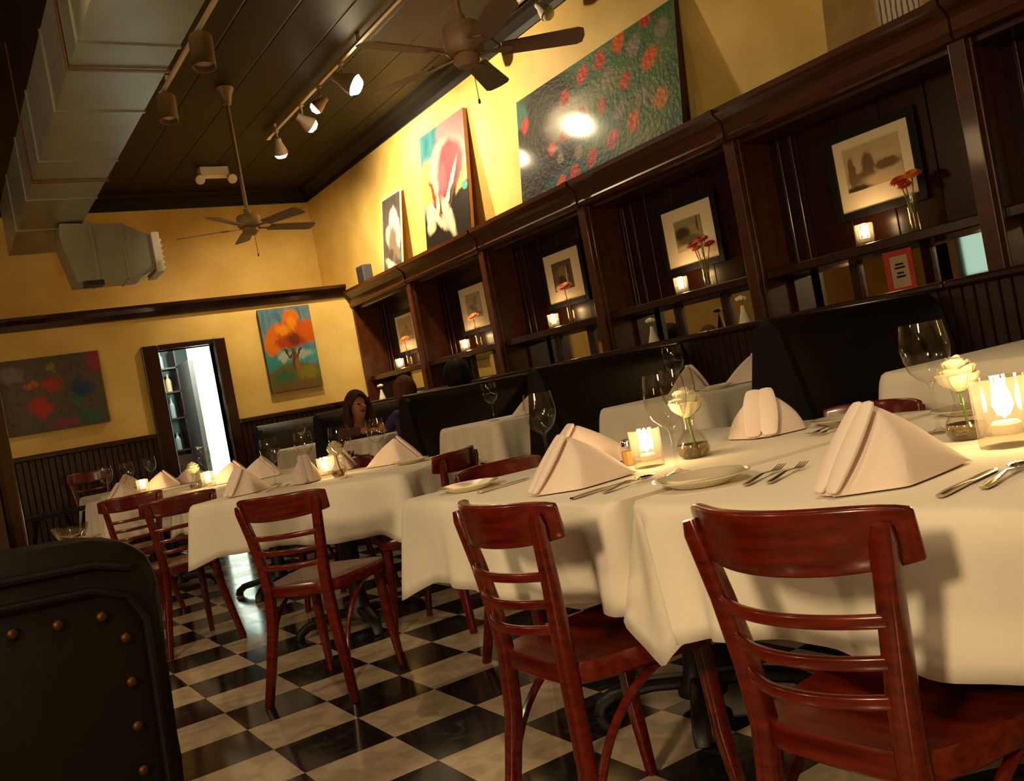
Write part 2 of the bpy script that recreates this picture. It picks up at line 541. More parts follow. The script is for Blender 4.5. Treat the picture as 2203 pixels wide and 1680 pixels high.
# doorway: casing and the pantry behind it
dr = bpy.data.objects.new('door_1', None); COL.objects.link(dr); dr.location = (0, YB, 0); dr['kind'] = 'structure'
bm = B()
box(bm, DX0 - 0.17, DX0, -0.05, 0.18, 0.0, DZ + 0.06, 0.01)
box(bm, DX1, DX1 + 0.13, -0.05, 0.18, 0.0, DZ + 0.06, 0.01)
box(bm, DX0, DX1, -0.05, 0.18, DZ, DZ + 0.06, 0.01)
obj('door_frame', bm, 'cabinet_wood', dr)
bm = B()
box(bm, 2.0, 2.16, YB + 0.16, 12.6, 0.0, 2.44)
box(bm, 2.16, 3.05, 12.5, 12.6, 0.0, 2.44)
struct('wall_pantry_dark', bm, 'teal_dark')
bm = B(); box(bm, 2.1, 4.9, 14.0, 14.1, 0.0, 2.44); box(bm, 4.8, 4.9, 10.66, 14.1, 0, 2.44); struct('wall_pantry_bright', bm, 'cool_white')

# ---------------------------------------------------------------- built-in cabinet along the right wall, five-foot bays
PY = [10.5, 8.92, 7.35, 5.765, 4.155, 2.585, 1.0]
Z_LEDGE, Z_SH, Z_N, Z_TOP = 1.16, 1.475, 2.335, 2.545
bay_where = ['at the far end against the back wall', 'second from the far end', 'third from the far end', 'fourth from the far end',
             'fifth from the far end with the widest picture', 'nearest bay cut off by the right edge']
for i in range(6):
    y1, y0 = PY[i], PY[i + 1]
    L_ = y1 - y0
    t = thing('display_cabinet', 'dark wood wall bay with shelf, ' + bay_where[i], 'cabinet', (XC - .0012, y0, 0), 0, 'built-in wall bays')
    # local: x 0 front .. 0.33 back, y 0..L
    bm = B(); box(bm, 0.331, 0.35, 0.031, L_ - 0.031, Z_SH, Z_N - .001); obj('back_panel', bm, 'back_panel_wood', t)
    bm = B(); box(bm, -0.45, -0.42, 0.001, L_ - .001, 0.0, Z_LEDGE - 0.04); obj('wainscot', bm, 'beadboard_side', t)
    bm = B(); box(bm, -0.49, 0.35, 0.001, L_ - .001, Z_LEDGE - 0.04, Z_LEDGE, 0.012); obj('ledge', bm, 'cabinet_wood', t)
    bm = B(); box(bm, 0.052, 0.33, 0.031, L_ - 0.031, Z_SH - 0.06, Z_SH, 0.008); obj('shelf', bm, 'cabinet_wood', t)
    bm = B(); box(bm, 0.052, 0.33, 0.031, L_ - 0.031, Z_N - 0.03, Z_N - .001); obj('top_board', bm, 'cabinet_wood', t)
    # pillar at the near side of the bay, with a fluted face and the divider behind it
    bm = B(); box(bm, -0.015, 0.02, -0.045, 0.045, Z_LEDGE + .001, Z_N - .001, 0.006)
    box(bm, 0.02, 0.33, -0.03, 0.03, Z_LEDGE + .001, Z_N - .001)
    box(bm, 0.02, 0.05, -0.06, 0.06, Z_LEDGE + .001, Z_N - .001, 0.006)
    obj('pillar', bm, 'cornice_wood', t)
    if i == 0:
        bm = B(); box(bm, -0.01, 0.33, L_ - 0.05, L_ - .002, Z_LEDGE, Z_N - .002, 0.004); obj('end_stile', bm, 'cornice_wood', t)
    # mouldings standing on the back panel
    for k, yy in enumerate((0.11, 0.21, L_ - 0.21, L_ - 0.11)):
        bm = B(); box(bm, 0.31, 0.328, yy - 0.012, yy + 0.012, Z_SH, Z_N, 0.004); obj('panel_bead', bm, 'cabinet_wood', t)
    # mirrors under the shelf, parted by stiles
    w = (L_ - 0.12) / 3
    for k in range(3):
        bm = B(); box(bm, 0.30, 0.32, 0.06 + k * w, 0.06 + (k + 1) * w, Z_LEDGE, Z_SH - 0.06); obj('mirror_panel', bm, 'mirror', t)
    for k in (1, 2):
        bm = B(); box(bm, 0.275, 0.31, 0.06 + k * w - 0.035, 0.06 + k * w + 0.035, Z_LEDGE, Z_SH - 0.055, 0.006); obj('mirror_stile', bm, 'cabinet_wood', t)
    # cornice section with its joint
    bm = B()
    pr = [(0.35, Z_N), (0.0, Z_N), (-0.02, Z_N + 0.005), (-0.035, Z_N + 0.03), (-0.03, Z_N + 0.045), (-0.03, Z_N + 0.11), (-0.05, Z_N + 0.135),
          (-0.085, Z_N + 0.165), (-0.10, Z_N + 0.175), (-0.10, Z_TOP), (0.35, Z_TOP)]
    prism(bm, pr, 'y', 0.004, L_ - 0.004)
    obj('cornice', bm, 'cornice_wood', t)
    bm = B(); prism(bm, [(x - 0.012 if x < 0.3 else x, z) for x, z in pr], 'y', 0.003, 0.06); obj('cornice_joint', bm, 'cornice_wood', t)

# framed pictures on the back panels
def pic_mat(name, tones, patches):
    return painting(name, tones, patches, gloss=0.6, bump=0.0, warp=0.05, gscale=4)
DK, MD, LT = (0.05, 0.035, 0.02), (0.20, 0.15, 0.08), (0.50, 0.40, 0.26)
pic_mat('print_plain', [(0.42, 0.31, 0.16), (0.50, 0.38, 0.2)], [(0.5, 0.3, 0.4, 0.14, 0, (0.30, 0.22, 0.11), 0.5), (0.6, 0.5, 0.12, 0.2, 0, (0.33, 0.25, 0.13), 0.5)])
pic_mat('print_sketch', [(0.33, 0.28, 0.18), (0.45, 0.37, 0.23)], [(0.45, 0.4, 0.28, 0.12, 0.5, MD, 0.4), (0.6, 0.65, 0.1, 0.25, 0.4, (0.26, 0.22, 0.13), 0.4), (0.5, 0.15, 0.5, 0.08, 0, MD, 0.5)])
pic_mat('print_street', [(0.07, 0.05, 0.03), (0.16, 0.12, 0.06)], [(0.5, 0.6, 0.2, 0.25, 0, MD, 0.5), (0.45, 0.35, 0.16, 0.16, 0, DK, 0.3), (0.7, 0.4, 0.03, 0.4, 0, LT, 0.5), (0.2, 0.1, 0.14, 0.12, 0, LT, 0.5), (0.86, 0.5, 0.03, 0.45, 0, DK, 0.4)])
pic_mat('print_harbour', [(0.24, 0.19, 0.09), (0.30, 0.25, 0.13)], [(0.28, 0.55, 0.28, 0.22, 0, DK, 0.4), (0.5, 0.32, 0.4, 0.14, 0, (0.12, 0.09, 0.05), 0.5), (0.85, 0.75, 0.02, 0.3, 0, DK, 0.5), (0.5, 0.08, 0.6, 0.12, 0, LT, 0.5)])
pic_mat('print_buildings', [(0.45, 0.33, 0.18), (0.52, 0.40, 0.24)], [(0.12, 0.42, 0.07, 0.36, 0, (0.18, 0.11, 0.05), 0.3), (0.42, 0.5, 0.11, 0.3, 0, (0.16, 0.10, 0.05), 0.3), (0.3, 0.26, 0.25, 0.14, 0, (0.17, 0.11, 0.05), 0.4), (0.75, 0.42, 0.22, 0.12, 0, (0.15, 0.1, 0.05), 0.4), (0.2, 0.05, 0.25, 0.07, 0, (0.05, 0.035, 0.02), 0.5), (0.7, 0.1, 0.4, 0.14, 0.2, (0.52, 0.4, 0.22), 0.5)])
def picture(y0, y1, z0, z1, inner, pm, label):
    # inner: (u0,u1,v0,v1) of the print on the mat; hangs on the back panel facing -x
    t = thing('framed_picture', label, 'picture', (4.926, (y0 + y1) / 2, z0), 0, 'framed prints in the wall bays')
    w, h = y1 - y0, z1 - z0
    f = 0.05
    bm = B()
    for a in ((-w / 2 - f, -w / 2, -f, h + f), (w / 2, w / 2 + f, -f, h + f), (-w / 2, w / 2, -f, 0), (-w / 2, w / 2, h, h + f)):
        box(bm, -0.028, 0.0, a[0], a[1], a[2], a[3], 0.004)
    obj('frame', bm, 'black_paint', t)
    bm = B(); box(bm, -0.014, -0.002, -w / 2, w / 2, 0, h); mb = obj('mat_board', bm, 'mat_board', t)
    u0, u1, v0, v1 = inner   # u runs left to right in the picture = +y to -y
    bm = B(); box(bm, -(u1 - u0) * w / 2, (u1 - u0) * w / 2, -0.001, 0.001, 0, (v1 - v0) * h)
    p = obj('print', bm, pm, t, loc=(-0.0155, w / 2 - (u0 + u1) / 2 * w, v0 * h), rotz=-PI / 2)
    return t
picture(9.575, 10.052, 1.68, 2.105, (0.12, 0.88, 0.28, 0.9), 'print_plain', 'plain pale print in black frame in the far end bay')
picture(7.912, 8.447, 1.695, 2.132, (0.22, 0.78, 0.25, 0.82), 'print_sketch', 'pale greyish sketch in black frame, second bay from far end')
picture(6.303, 6.84, 1.70, 2.135, (0.20, 0.74, 0.22, 0.80), 'print_street', 'dark street photograph matted in black frame, middle bay')
picture(4.705, 5.23, 1.69, 2.115, (0.22, 0.76, 0.24, 0.78), 'print_harbour', 'brown photograph with dark trees in black frame behind red flowers')
picture(3.12, 3.64, 1.706, 2.138, (0.12, 0.86, 0.26, 0.86), 'print_buildings', 'wide pale photograph of old buildings in black frame, nearest hung picture')

# ---------------------------------------------------------------- candles, vases
def candle_proto(name, r, h, label, power, group, ribs=14):
    t = thing(name, label, 'candle', (0, 0, 0), 0, group)
    n = ribs * 4
    bm = B()
    lathe(bm, [(0, 0), (r * 0.94, 0.0), (r * 0.97, 0.006), (r, h), (r * 0.94, h), (r * 0.85, 0.02), (0, 0.018)], n, ribs=ribs, amp=r * 0.028)
    obj('tumbler', bm, 'ribbed_glass', t, 60)
    bm = B(); lathe(bm, [(0, 0.02), (r * 0.5, 0.02), (r * 0.5, h * 0.32), (r * 0.4, h * 0.36), (0, h * 0.34)], 20); obj('wax', bm, 'wax', t, 40)
    bm = B(); lathe(bm, [(0, h * 0.40), (r * 0.24, h * 0.48), (r * 0.36, h * 0.60), (r * 0.30, h * 0.76), (r * 0.12, h * 0.94), (0, h * 1.02)], 12); obj('flame', bm, 'flame', t, True)
    d = bpy.data.lights.new('candle_light', 'POINT'); d.energy = power; d.color = (1.0, 0.60, 0.25); d.shadow_soft_size = 0.015
    lo = bpy.data.objects.new('candle_light', d); COL.objects.link(lo); lo.parent = t; lo.location = (0, 0, h * 1.02)
    return t
cp = candle_proto('votive_candle', 0.05, 0.125, 'lit candle in ribbed glass on the far end bay shelf', 2.0, 'candles on the wall shelves')
cl = ['lit candle in ribbed glass on the far end bay shelf', 'lit candle in ribbed glass, shelf of second bay from far end', 'lit candle in ribbed glass on the middle bay shelf',
      'lit candle in ribbed glass on shelf left of red flowers', 'lit candle in ribbed glass under the picture of buildings']
for y, lb in zip((9.83, 8.26, 6.65, 5.0, 3.42), cl):
    place(cp, (4.77, y, Z_SH + .001), 0, lb)
def gerbera(bm_list, c, r, tilt, n=16):
    r = r * 1.25
    # ring of petals round a dome, facing up and slightly to the room
    bm = bm_list
    R = Matrix.Rotation(tilt[0], 3, 'X') @ Matrix.Rotation(tilt[1], 3, 'Y')
    for k in range(n):
        a = 2 * PI * k / n
        for rr, dz in ((r, -0.1 * r), (r * 0.75, 0.12 * r)):
            w = r * 0.17
            P0 = [(r * 0.15, -w * 0.5, 0.05 * r), (rr * 0.65, -w, 0.1 * r + dz), (rr, 0, dz), (rr * 0.65, w, 0.1 * r + dz), (r * 0.15, w * 0.5, 0.05 * r)]
            aa = a + (0.1 if rr != r else 0)
            vs = [bm.verts.new(Vector(c) + R @ Vector((x * math.cos(aa) - y * math.sin(aa), x * math.sin(aa) + y * math.cos(aa), z))) for x, y, z in P0]
            bm.faces.new(vs)
def bud_vase(label, heads, y):
    t = thing('bud_vase', label, 'vase', (4.78, y, Z_SH + .001), 0, 'bud vases on the wall shelves')
    bm = B(); lathe(bm, [(0, 0), (0.026, 0), (0.027, 0.01), (0.026, 0.21), (0.029, 0.22), (0.025, 0.22), (0.022, 0.02), (0, 0.02)], 20); obj('glass_tube', bm, 'tumbler_glass', t, 60)
    bm = B(); lathe(bm, [(0, 0.02), (0.021, 0.02), (0.021, 0.11), (0, 0.11)], 16); obj('water', bm, 'water', t, 40)
    for (dx, dy, dz, r, col) in heads:
        bm = B(); tube(bm, [(0, 0, 0.025), (dx * 0.3, dy * 0.3, 0.14), (dx * 0.7, dy * 0.7, 0.23), (dx, dy, dz)], 0.0035, 6)
        s = obj('stem', bm, 'stem_green', t, True)
        bm = B(); gerbera(bm, (dx, dy, dz), r, (0.2, -0.5)); ellipsoid(bm, (dx, dy, dz - 0.006), (r * 0.34, r * 0.34, r * 0.25), 10, 6)
        obj('flower', bm, col, s)
    return t
OG, RD = 'gerbera_orange', 'gerbera_red'
bud_vase('glass tube vase with one orange flower in the far end bay', [(-0.01, 0.02, 0.33, 0.055, OG)], 9.59)
bud_vase('glass tube vase with one orange flower, second bay from far end', [(-0.01, 0.015, 0.33, 0.058, OG)], 7.985)
bud_vase('glass tube vase with one orange flower in the middle bay', [(-0.01, 0.015, 0.33, 0.062, OG)], 6.395)
bud_vase('glass tube vase with a bunch of red flowers', [(-0.02, 0.06, 0.325, 0.045, RD), (0.0, 0.0, 0.35, 0.042, RD), (-0.03, -0.045, 0.34, 0.045, RD), (0.01, -0.07, 0.30, 0.04, RD), (-0.03, 0.02, 0.29, 0.035, OG)], 4.74)
bud_vase('glass tube vase with red and orange flowers beside nearest picture', [(-0.02, 0.035, 0.305, 0.05, RD), (-0.01, -0.04, 0.32, 0.046, OG), (-0.03, 0.0, 0.27, 0.038, RD)], 3.10)

def bell_vase(y, x, label):
    t = thing('white_bud_vase', label, 'vase', (x, y, Z_LEDGE + .001), 0, 'white flower vases on the mirror ledge')
    bm = B(); lathe(bm, [(0, 0), (0.042, 0), (0.043, 0.01), (0.03, 0.05), (0.016, 0.10), (0.013, 0.125), (0.011, 0.125), (0, 0.11)], 18); obj('cone', bm, 'white_ceramic', t, 50)
    bm = B(); tube(bm, [(0, 0, 0.11), (0, 0.003, 0.16)], 0.004, 6); s = obj('stem', bm, 'stem_green', t, True)
    bm = B()
    for k in range(12):
        a = k * 2.4; rr = 0.026 * math.sqrt(k / 12)
        ellipsoid(bm, (rr * math.cos(a), 0.003 + rr * math.sin(a), 0.178 - rr * 0.4), (0.017, 0.017, 0.015), 7, 5)
    obj('bloom', bm, 'rose_white', s, True)
bell_vase(10.0, 4.55, 'white cone vase with white bloom on ledge by the back wall corner')
bell_vase(8.25, 4.55, 'white cone vase with white bloom behind the dark haired diner')
bell_vase(5.15, 4.55, 'white cone vase with white bloom between stiles in the centre')
bell_vase(4.25, 4.55, 'white cone vase with white bloom left of the nearest booth')

rc = thing('framed_card', 'small red framed card on the mirror ledge behind the nearest booth', 'card', (4.72, 3.20, Z_LEDGE + .001), -PI / 2 + .1)
bm = B()
for a_ in ((-.085, -.055, 0, .24), (.055, .085, 0, .24), (-.055, .055, 0, .03), (-.055, .055, .21, .24)):
    box(bm, a_[0], a_[1], -.012, .0, a_[2], a_[3], .002)
obj('frame', bm, 'red_card', rc)
bm = B(); box(bm, -.055, .055, -.004, .0, .03, .21); obj('card', bm, 'paper_box', rc)
for k, (w_, zz) in enumerate(((.05, .155), (.062, .135), (.04, .105), (.055, .085))):
    bm = B(); box(bm, -w_ / 2, w_ / 2, -.0052, -.004, zz, zz + .011); obj('print_line', bm, 'black_paint', rc)
# dusk window on the left wall, seen in the mirrors
wn = bpy.data.objects.new('window_1', None); COL.objects.link(wn); wn.location = (-3.99, 7.95, 1.45); wn['kind'] = 'structure'
bm = B(); box(bm, 0.0, 0.02, -.28, .28, 0.0, .62); obj('pane', bm, 'dusk_pane', wn)
bm = B(); box(bm, 0.0, .06, -.36, -.28, -.08, .70); box(bm, 0.0, .06, .28, .36, -.08, .70); box(bm, 0.0, .06, -.28, .28, -.08, 0); box(bm, 0.0, .06, -.28, .28, .62, .70); obj('window_frame', bm, 'dark_wood', wn)
bm = B()
for yy in (0.2, 2.1, 4.0, 5.6, 6.8, 9.2):
    box(bm, -4.0, -3.96, yy, yy + .16, 0.0, 2.4)
box(bm, -4.0, -3.97, -3.0, 10.5, 0.0, 1.1); box(bm, -4.0, -3.95, -3.0, 10.5, 2.4, 2.52)
struct('trim_left_panelling', bm, 'dark_wood')

# ---------------------------------------------------------------- pictures standing on the ledge above the cabinet
rnd = random.Random(3)
painting('art_portrait', [(0.060, 0.051, 0.042), (0.102, 0.090, 0.078)], [
    (0.62, 0.62, 0.26, 0.22, 0.2, (0.510, 0.480, 0.432), 0.25), (0.86, 0.45, 0.13, 0.22, 0, (0.510, 0.480, 0.432), 0.3), (0.36, 0.48, 0.2, 0.13, 0.3, (0.450, 0.420, 0.372), 0.4),
    (0.55, 0.36, 0.22, 0.22, 0, (0.168, 0.132, 0.096), 0.4), (0.45, 0.22, 0.13, 0.08, 0, (0.072, 0.060, 0.048), 0.5), (0.5, 0.06, 0.4, 0.07, 0.3, (0.450, 0.420, 0.372), 0.4), (0.85, 0.2, 0.16, 0.08, 0.5, (0.180, 0.150, 0.120), 0.5)], gloss=0.4, bump=0, warp=0.05)
painting('art_abstract', [(0.020, 0.088, 0.136), (0.034, 0.136, 0.163), (0.109, 0.163, 0.068)], [
    (0.85, 0.9, 0.4, 0.24, 0, (0.422, 0.150, 0.163), 0.5), (0.1, 0.55, 0.2, 0.2, 0, (0.306, 0.272, 0.082), 0.6), (0.62, 0.6, 0.42, 0.26, 0.1, (0.510, 0.306, 0.258), 0.3),
    (0.66, 0.62, 0.30, 0.22, 0.1, (0.408, 0.048, 0.068), 0.3), (0.45, 0.48, 0.10, 0.2, 0.1, (0.422, 0.082, 0.109), 0.5),
    (0.6, 0.08, 0.80, 0.36, 0, (0.015, 0.012, 0.010), 0.25), (0.85, 0.3, 0.4, 0.14, 0, (0.015, 0.012, 0.010), 0.3), (0.15, 0.32, 0.09, 0.1, 0, (0.510, 0.462, 0.340), 0.4), (0.3, 0.28, 0.24, 0.05, 0.5, (0.476, 0.422, 0.313), 0.5),
    (0.55, 0.24, 0.2, 0.07, 0.9, (0.490, 0.435, 0.306), 0.5), (0.15, 0.22, 0.1, 0.06, 0, (0.442, 0.394, 0.286), 0.5), (0.28, 0.42, 0.03, 0.22, -0.6, (0.374, 0.034, 0.020), 0.3),
    (0.62, 0.46, 0.03, 0.28, 0.75, (0.530, 0.476, 0.340), 0.3), (0.72, 0.47, 0.02, 0.25, 0.7, (0.082, 0.041, 0.041), 0.3), (0.86, 0.47, 0.04, 0.14, 0.9, (0.422, 0.245, 0.082), 0.3), (0.93, 0.42, 0.06, 0.03, 0.5, (0.054, 0.238, 0.238), 0.3), (0.33, 0.37, 0.04, 0.07, 0, (0.476, 0.422, 0.306), 0.3)],
    gloss=0.35, bump=0.1, warp=0.05)
ps = [(0.13, 0.35, 0.30, 0.55, 0, (0.012, 0.010, 0.008), 0.25), (0.22, 0.78, 0.2, 0.3, 0, (0.02, 0.018, 0.012), 0.5), (0.42, 0.1, 0.22, 0.12, 0, (0.02, 0.09, 0.12), 0.5), (0.36, 0.6, 0.14, 0.16, 0, (0.45, 0.42, 0.34), 0.6), (0.03, 0.85, 0.05, 0.12, 0, (0.05, 0.14, 0.13), 0.5)]
for (u, v, c, r) in [(0.055, 0.74, 0, 1), (0.24, 0.42, 0, .9), (0.33, 0.48, 0, .9), (0.29, 0.08, 1, 1), (0.385, 0.12, 0, 1.05), (0.50, 0.17, 0, 1), (0.45, 0.55, 0, .95), (0.47, 0.87, 0, 1.05), (0.585, 0.9, 0, 1.1), (0.70, 0.94, 1, 1.15),
                     (0.58, 0.53, 0, .9), (0.63, 0.23, 0, 1.05), (0.75, 0.28, 1, 1.1), (0.72, 0.62, 0, .95), (0.86, 0.68, 1, 1.2), (0.90, 0.35, 2, 1.25), (0.85, 0.98, 0, .8), (0.35, 0.77, 0, .9), (0.30, 0.3, 3, .7), (0.42, 0.27, 3, .8), (0.8, 0.42, 3, 1), (0.62, 0.72, 3, 1.1), (0.78, 0.84, 3, 1.2), (0.68, 0.42, 3, .9), (0.93, 0.84, 3, 1)]:
    cc = [(0.50, 0.035, 0.015), (0.60, 0.10, 0.015), (0.50, 0.17, 0.02), (0.24, 0.20, 0.15)][c]
    ps.append((u, v, 0.031 * r, 0.068 * r, 0.1, cc, 0.35))
painting('art_fruit', [(0.03, 0.09, 0.10), (0.05, 0.12, 0.07), (0.10, 0.17, 0.05), (0.20, 0.20, 0.14)], ps, gloss=0.5, bump=1.0, warp=0.03, gscale=4, bscale=24, coat=1.0)
painting('art_stripes', [(0.30, 0.17, 0.06), (0.42, 0.27, 0.11)], [(0.52, 0.3, 0.14, 0.5, -0.05, (0.60, 0.55, 0.45), 0.3)] + [(0.40 + 0.035 * k, 0.3, 0.006, 0.5, -0.05, (0.15, 0.11, 0.08), 0.5) for k in range(8)] + [(0.95, 0.12, 0.05, 0.04, 0, (0.12, 0.14, 0.07), 0.5)], gloss=0.5, bump=0.2, warp=0.02)
def canvas(name, label, y0, y1, h, xb, xt, pm, edge, depth=0.035, parts=True, rim=0.0):
    """leans on the wall: bottom edge at xb on the ledge, top edge at xt; u runs from +y to -y"""
    t = thing(name, label, 'painting', (xb, (y0 + y1) / 2, Z_TOP + 0.009), 0, None)
    t.rotation_euler = (-math.asin(min(0.9, (xt - xb) / h)), 0, -PI / 2)
    w = y1 - y0
    bm = B(); box(bm, -w / 2, w / 2, -0.004, 0.0, rim, h - rim) if rim == 0 else box(bm, -w / 2 + rim, w / 2 - rim, -0.004, 0.0, rim, h - rim)
    obj('painted_face', bm, pm, t)
    bm = B(); box(bm, -w / 2, w / 2, 0.0, depth, 0, h, 0.004); obj('stretcher_frame', bm, edge, t)
    return t
canvas('leaning_poster', 'black and white portrait poster with cream border on the ledge', 9.27, 9.80, 0.93, 4.75, 4.90, 'art_portrait', 'mat_board', 0.012, rim=0.03)
canvas('leaning_canvas', 'tall canvas with pink and blue swirl over black on the ledge', 7.69, 8.64, 1.28, 4.74, 4.905, 'art_abstract', 'light_wood', 0.04)
canvas('leaning_canvas', 'huge glossy green canvas dotted with red fruit on the ledge', 4.69, 6.79, 1.0, 4.76, 4.905, 'art_fruit', 'cornice_wood', 0.04)
canvas('leaning_canvas', 'tan canvas with pale ribbed stripes above the nearest bays', 2.55, 3.47, 0.95, 4.80, 4.90, 'art_stripes', 'light_wood', 0.04)
bm = B(); box(bm, -0.06, 0.06, -0.10, 0.10, 0, 0.23, 0.01)
sp = thing('wall_speaker', 'small dark speaker box on the ledge by the back corner', 'speaker', (4.66, 10.10, Z_TOP))
obj('housing', bm, 'grey_plastic', sp)
bm = B(); box(bm, -0.066, -0.06, -0.08, 0.08, 0.02, 0.21, 0.002); obj('grille', bm, 'black_plastic', sp)

# ---------------------------------------------------------------- paintings hung on the back wall
TR = [(0.85, 0.55, 0.12, 0.05), ]
painting('art_tree', [(0.05, 0.12, 0.22), (0.10, 0.19, 0.25), (0.22, 0.27, 0.24)], [
    (0.5, 0.40, 0.8, 0.10, 0, (0.05, 0.26, 0.25), 0.4), (0.25, 0.34, 0.35, 0.09, 0, (0.04, 0.22, 0.21), 0.5), (0.62, 0.42, 0.3, 0.05, 0, (0.30, 0.38, 0.33), 0.6), (0.34, 0.4, 0.1, 0.06, 0, (0.34, 0.40, 0.33), 0.6),
    (0.5, 0.02, 0.72, 0.30, 0, (0.11, 0.11, 0.022), 0.15), (0.75, 0.18, 0.2, 0.09, 0, (0.19, 0.17, 0.02), 0.6), (0.3, 0.15, 0.22, 0.09, 0, (0.05, 0.11, 0.05), 0.6), (0.55, 0.05, 0.5, 0.07, 0, (0.14, 0.085, 0.03), 0.6),
    (0.54, 0.37, 0.05, 0.14, 0.05, (0.10, 0.05, 0.018), 0.3), (0.58, 0.31, 0.045, 0.1, 0.1, (0.27, 0.11, 0.04), 0.5), (0.42, 0.44, 0.02, 0.1, -0.9, (0.07, 0.03, 0.012), 0.4), (0.64, 0.43, 0.02, 0.08, 0.8, (0.09, 0.03, 0.012), 0.4),
    (0.60, 0.85, 0.16, 0.12, 0, (0.60, 0.15, 0.012), 0.25), (0.30, 0.68, 0.26, 0.13, -0.3, (0.56, 0.13, 0.01), 0.25), (0.16, 0.55, 0.15, 0.11, 0, (0.60, 0.15, 0.01), 0.3), (0.62, 0.68, 0.34, 0.14, 0, (0.47, 0.085, 0.01), 0.25),
    (0.90, 0.69, 0.16, 0.14, 0, (0.52, 0.10, 0.01), 0.25), (0.52, 0.57, 0.3, 0.07, 0, (0.36, 0.05, 0.012), 0.35), (0.40, 0.73, 0.13, 0.06, 0, (0.70, 0.24, 0.012), 0.6), (0.60, 0.80, 0.08, 0.09, 0, (0.72, 0.24, 0.012), 0.6), (0.6, 0.6, 0.12, 0.08, 0, (0.15, 0.035, 0.01), 0.6)],
    gloss=0.45, bump=0.2, warp=0.07, streak=(2, 1, 1))
painting('art_scribble', [(0.035, 0.05, 0.05), (0.09, 0.085, 0.075), (0.13, 0.08, 0.05), (0.04, 0.07, 0.09)], [
    (0.5, 0.62, 0.09, 0.1, 0, (0.35, 0.05, 0.025), 0.6), (0.3, 0.62, 0.05, 0.06, 0, (0.40, 0.13, 0.02), 0.6), (0.36, 0.32, 0.1, 0.12, 0, (0.42, 0.04, 0.03), 0.6), (0.98, 0.92, 0.10, 0.2, 0, (0.28, 0.04, 0.07), 0.6),
    (0.78, 0.5, 0.12, 0.12, 0, (0.03, 0.06, 0.14), 0.6), (0.72, 0.35, 0.05, 0.07, 0, (0.05, 0.16, 0.06), 0.6), (0.12, 0.8, 0.12, 0.1, 0, (0.18, 0.15, 0.12), 0.6), (0.8, 0.12, 0.16, 0.08, 0, (0.04, 0.12, 0.08), 0.6), (0.6, 0.08, 0.12, 0.06, 0, (0.22, 0.05, 0.08), 0.6),
    (0.52, 0.85, 0.05, 0.06, 0, (0.22, 0.2, 0.04), 0.6)], gloss=0.5, bump=0.25, warp=0.12, gscale=11, streak=(2, 1, 1))
def hung(label, x0, x1, z0, z1, pm, edge):
    t = thing('wall_canvas', label, 'painting', ((x0 + x1) / 2, YB - 0.002, z0))
    w = x1 - x0
    bm = B(); box(bm, -w / 2, w / 2, -0.044, -0.04, 0, z1 - z0); obj('painted_face', bm, pm, t)
    bm = B(); box(bm, -w / 2, w / 2, -0.04, 0.0, 0, z1 - z0, 0.003); obj('stretcher_frame', bm, edge, t)
hung('unframed canvas of an orange tree on a green hill', 3.415, 4.035, 1.465, 2.435, 'art_tree', 'dark_wood')
hung('dark multicoloured abstract canvas left of the doorway', 0.70, 1.66, 1.452, 2.205, 'art_scribble', 'dark_wood')

# ---------------------------------------------------------------- pantry seen through the doorway
rk = thing('bottle_shelves', 'dark shelves of bottles seen through the doorway', 'shelves', (2.17, 11.95, 0))
for z in (1.02, 1.42, 1.75, 2.05):
    bm = B(); box(bm, 0.0, 0.60, 0.0, 0.3, z - 0.02, z); obj('shelf', bm, 'dark_wood', rk)
bm = B(); box(bm, 0.0, 0.02, 0.0, 0.3, 0, 2.3); box(bm, 0.585, 0.60, 0.0, 0.3, 0, 2.3); obj('side_panel', bm, 'dark_wood', rk)
bm = B(); box(bm, 0.02, 0.585, 0.0, 0.28, 0, 0.95); obj('base_cupboard', bm, 'dark_wood', rk)
def bottle_bm(h, r):
    bm = B(); lathe(bm, [(0, 0), (r, 0), (r, h * 0.6), (r * 0.8, h * 0.7), (r * 0.34, h * 0.78), (r * 0.32, h * 0.97), (r * 0.38, h), (0, h)], 14); return bm
k = 0
for z, row in ((1.75, 7), (1.42, 6), (1.02, 6), (2.05, 4)):
    for j in range(row):
        x = 2.23 + j * 0.50 / row + rnd.uniform(-0.004, 0.004)
        o = obj('bottle', bottle_bm(rnd.uniform(0.2, 0.27), rnd.uniform(0.028, 0.036)), rnd.choice(['bottle_glass', 'bottle_clear', 'bottle_clear', 'paper_box']), None, 40, loc=(x, 12.03 + rnd.uniform(0, 0.05), z + .001))
        tag(o, {1.75: 'small bottle among others on the pantry shelf third up', 1.42: 'small bottle among others on the pantry shelf second up', 1.02: 'small bottle among others on the lowest pantry shelf', 2.05: 'small bottle among others on the top pantry shelf'}[z], 'bottle', 'bottles on pantry shelf %d' % round(z * 100))
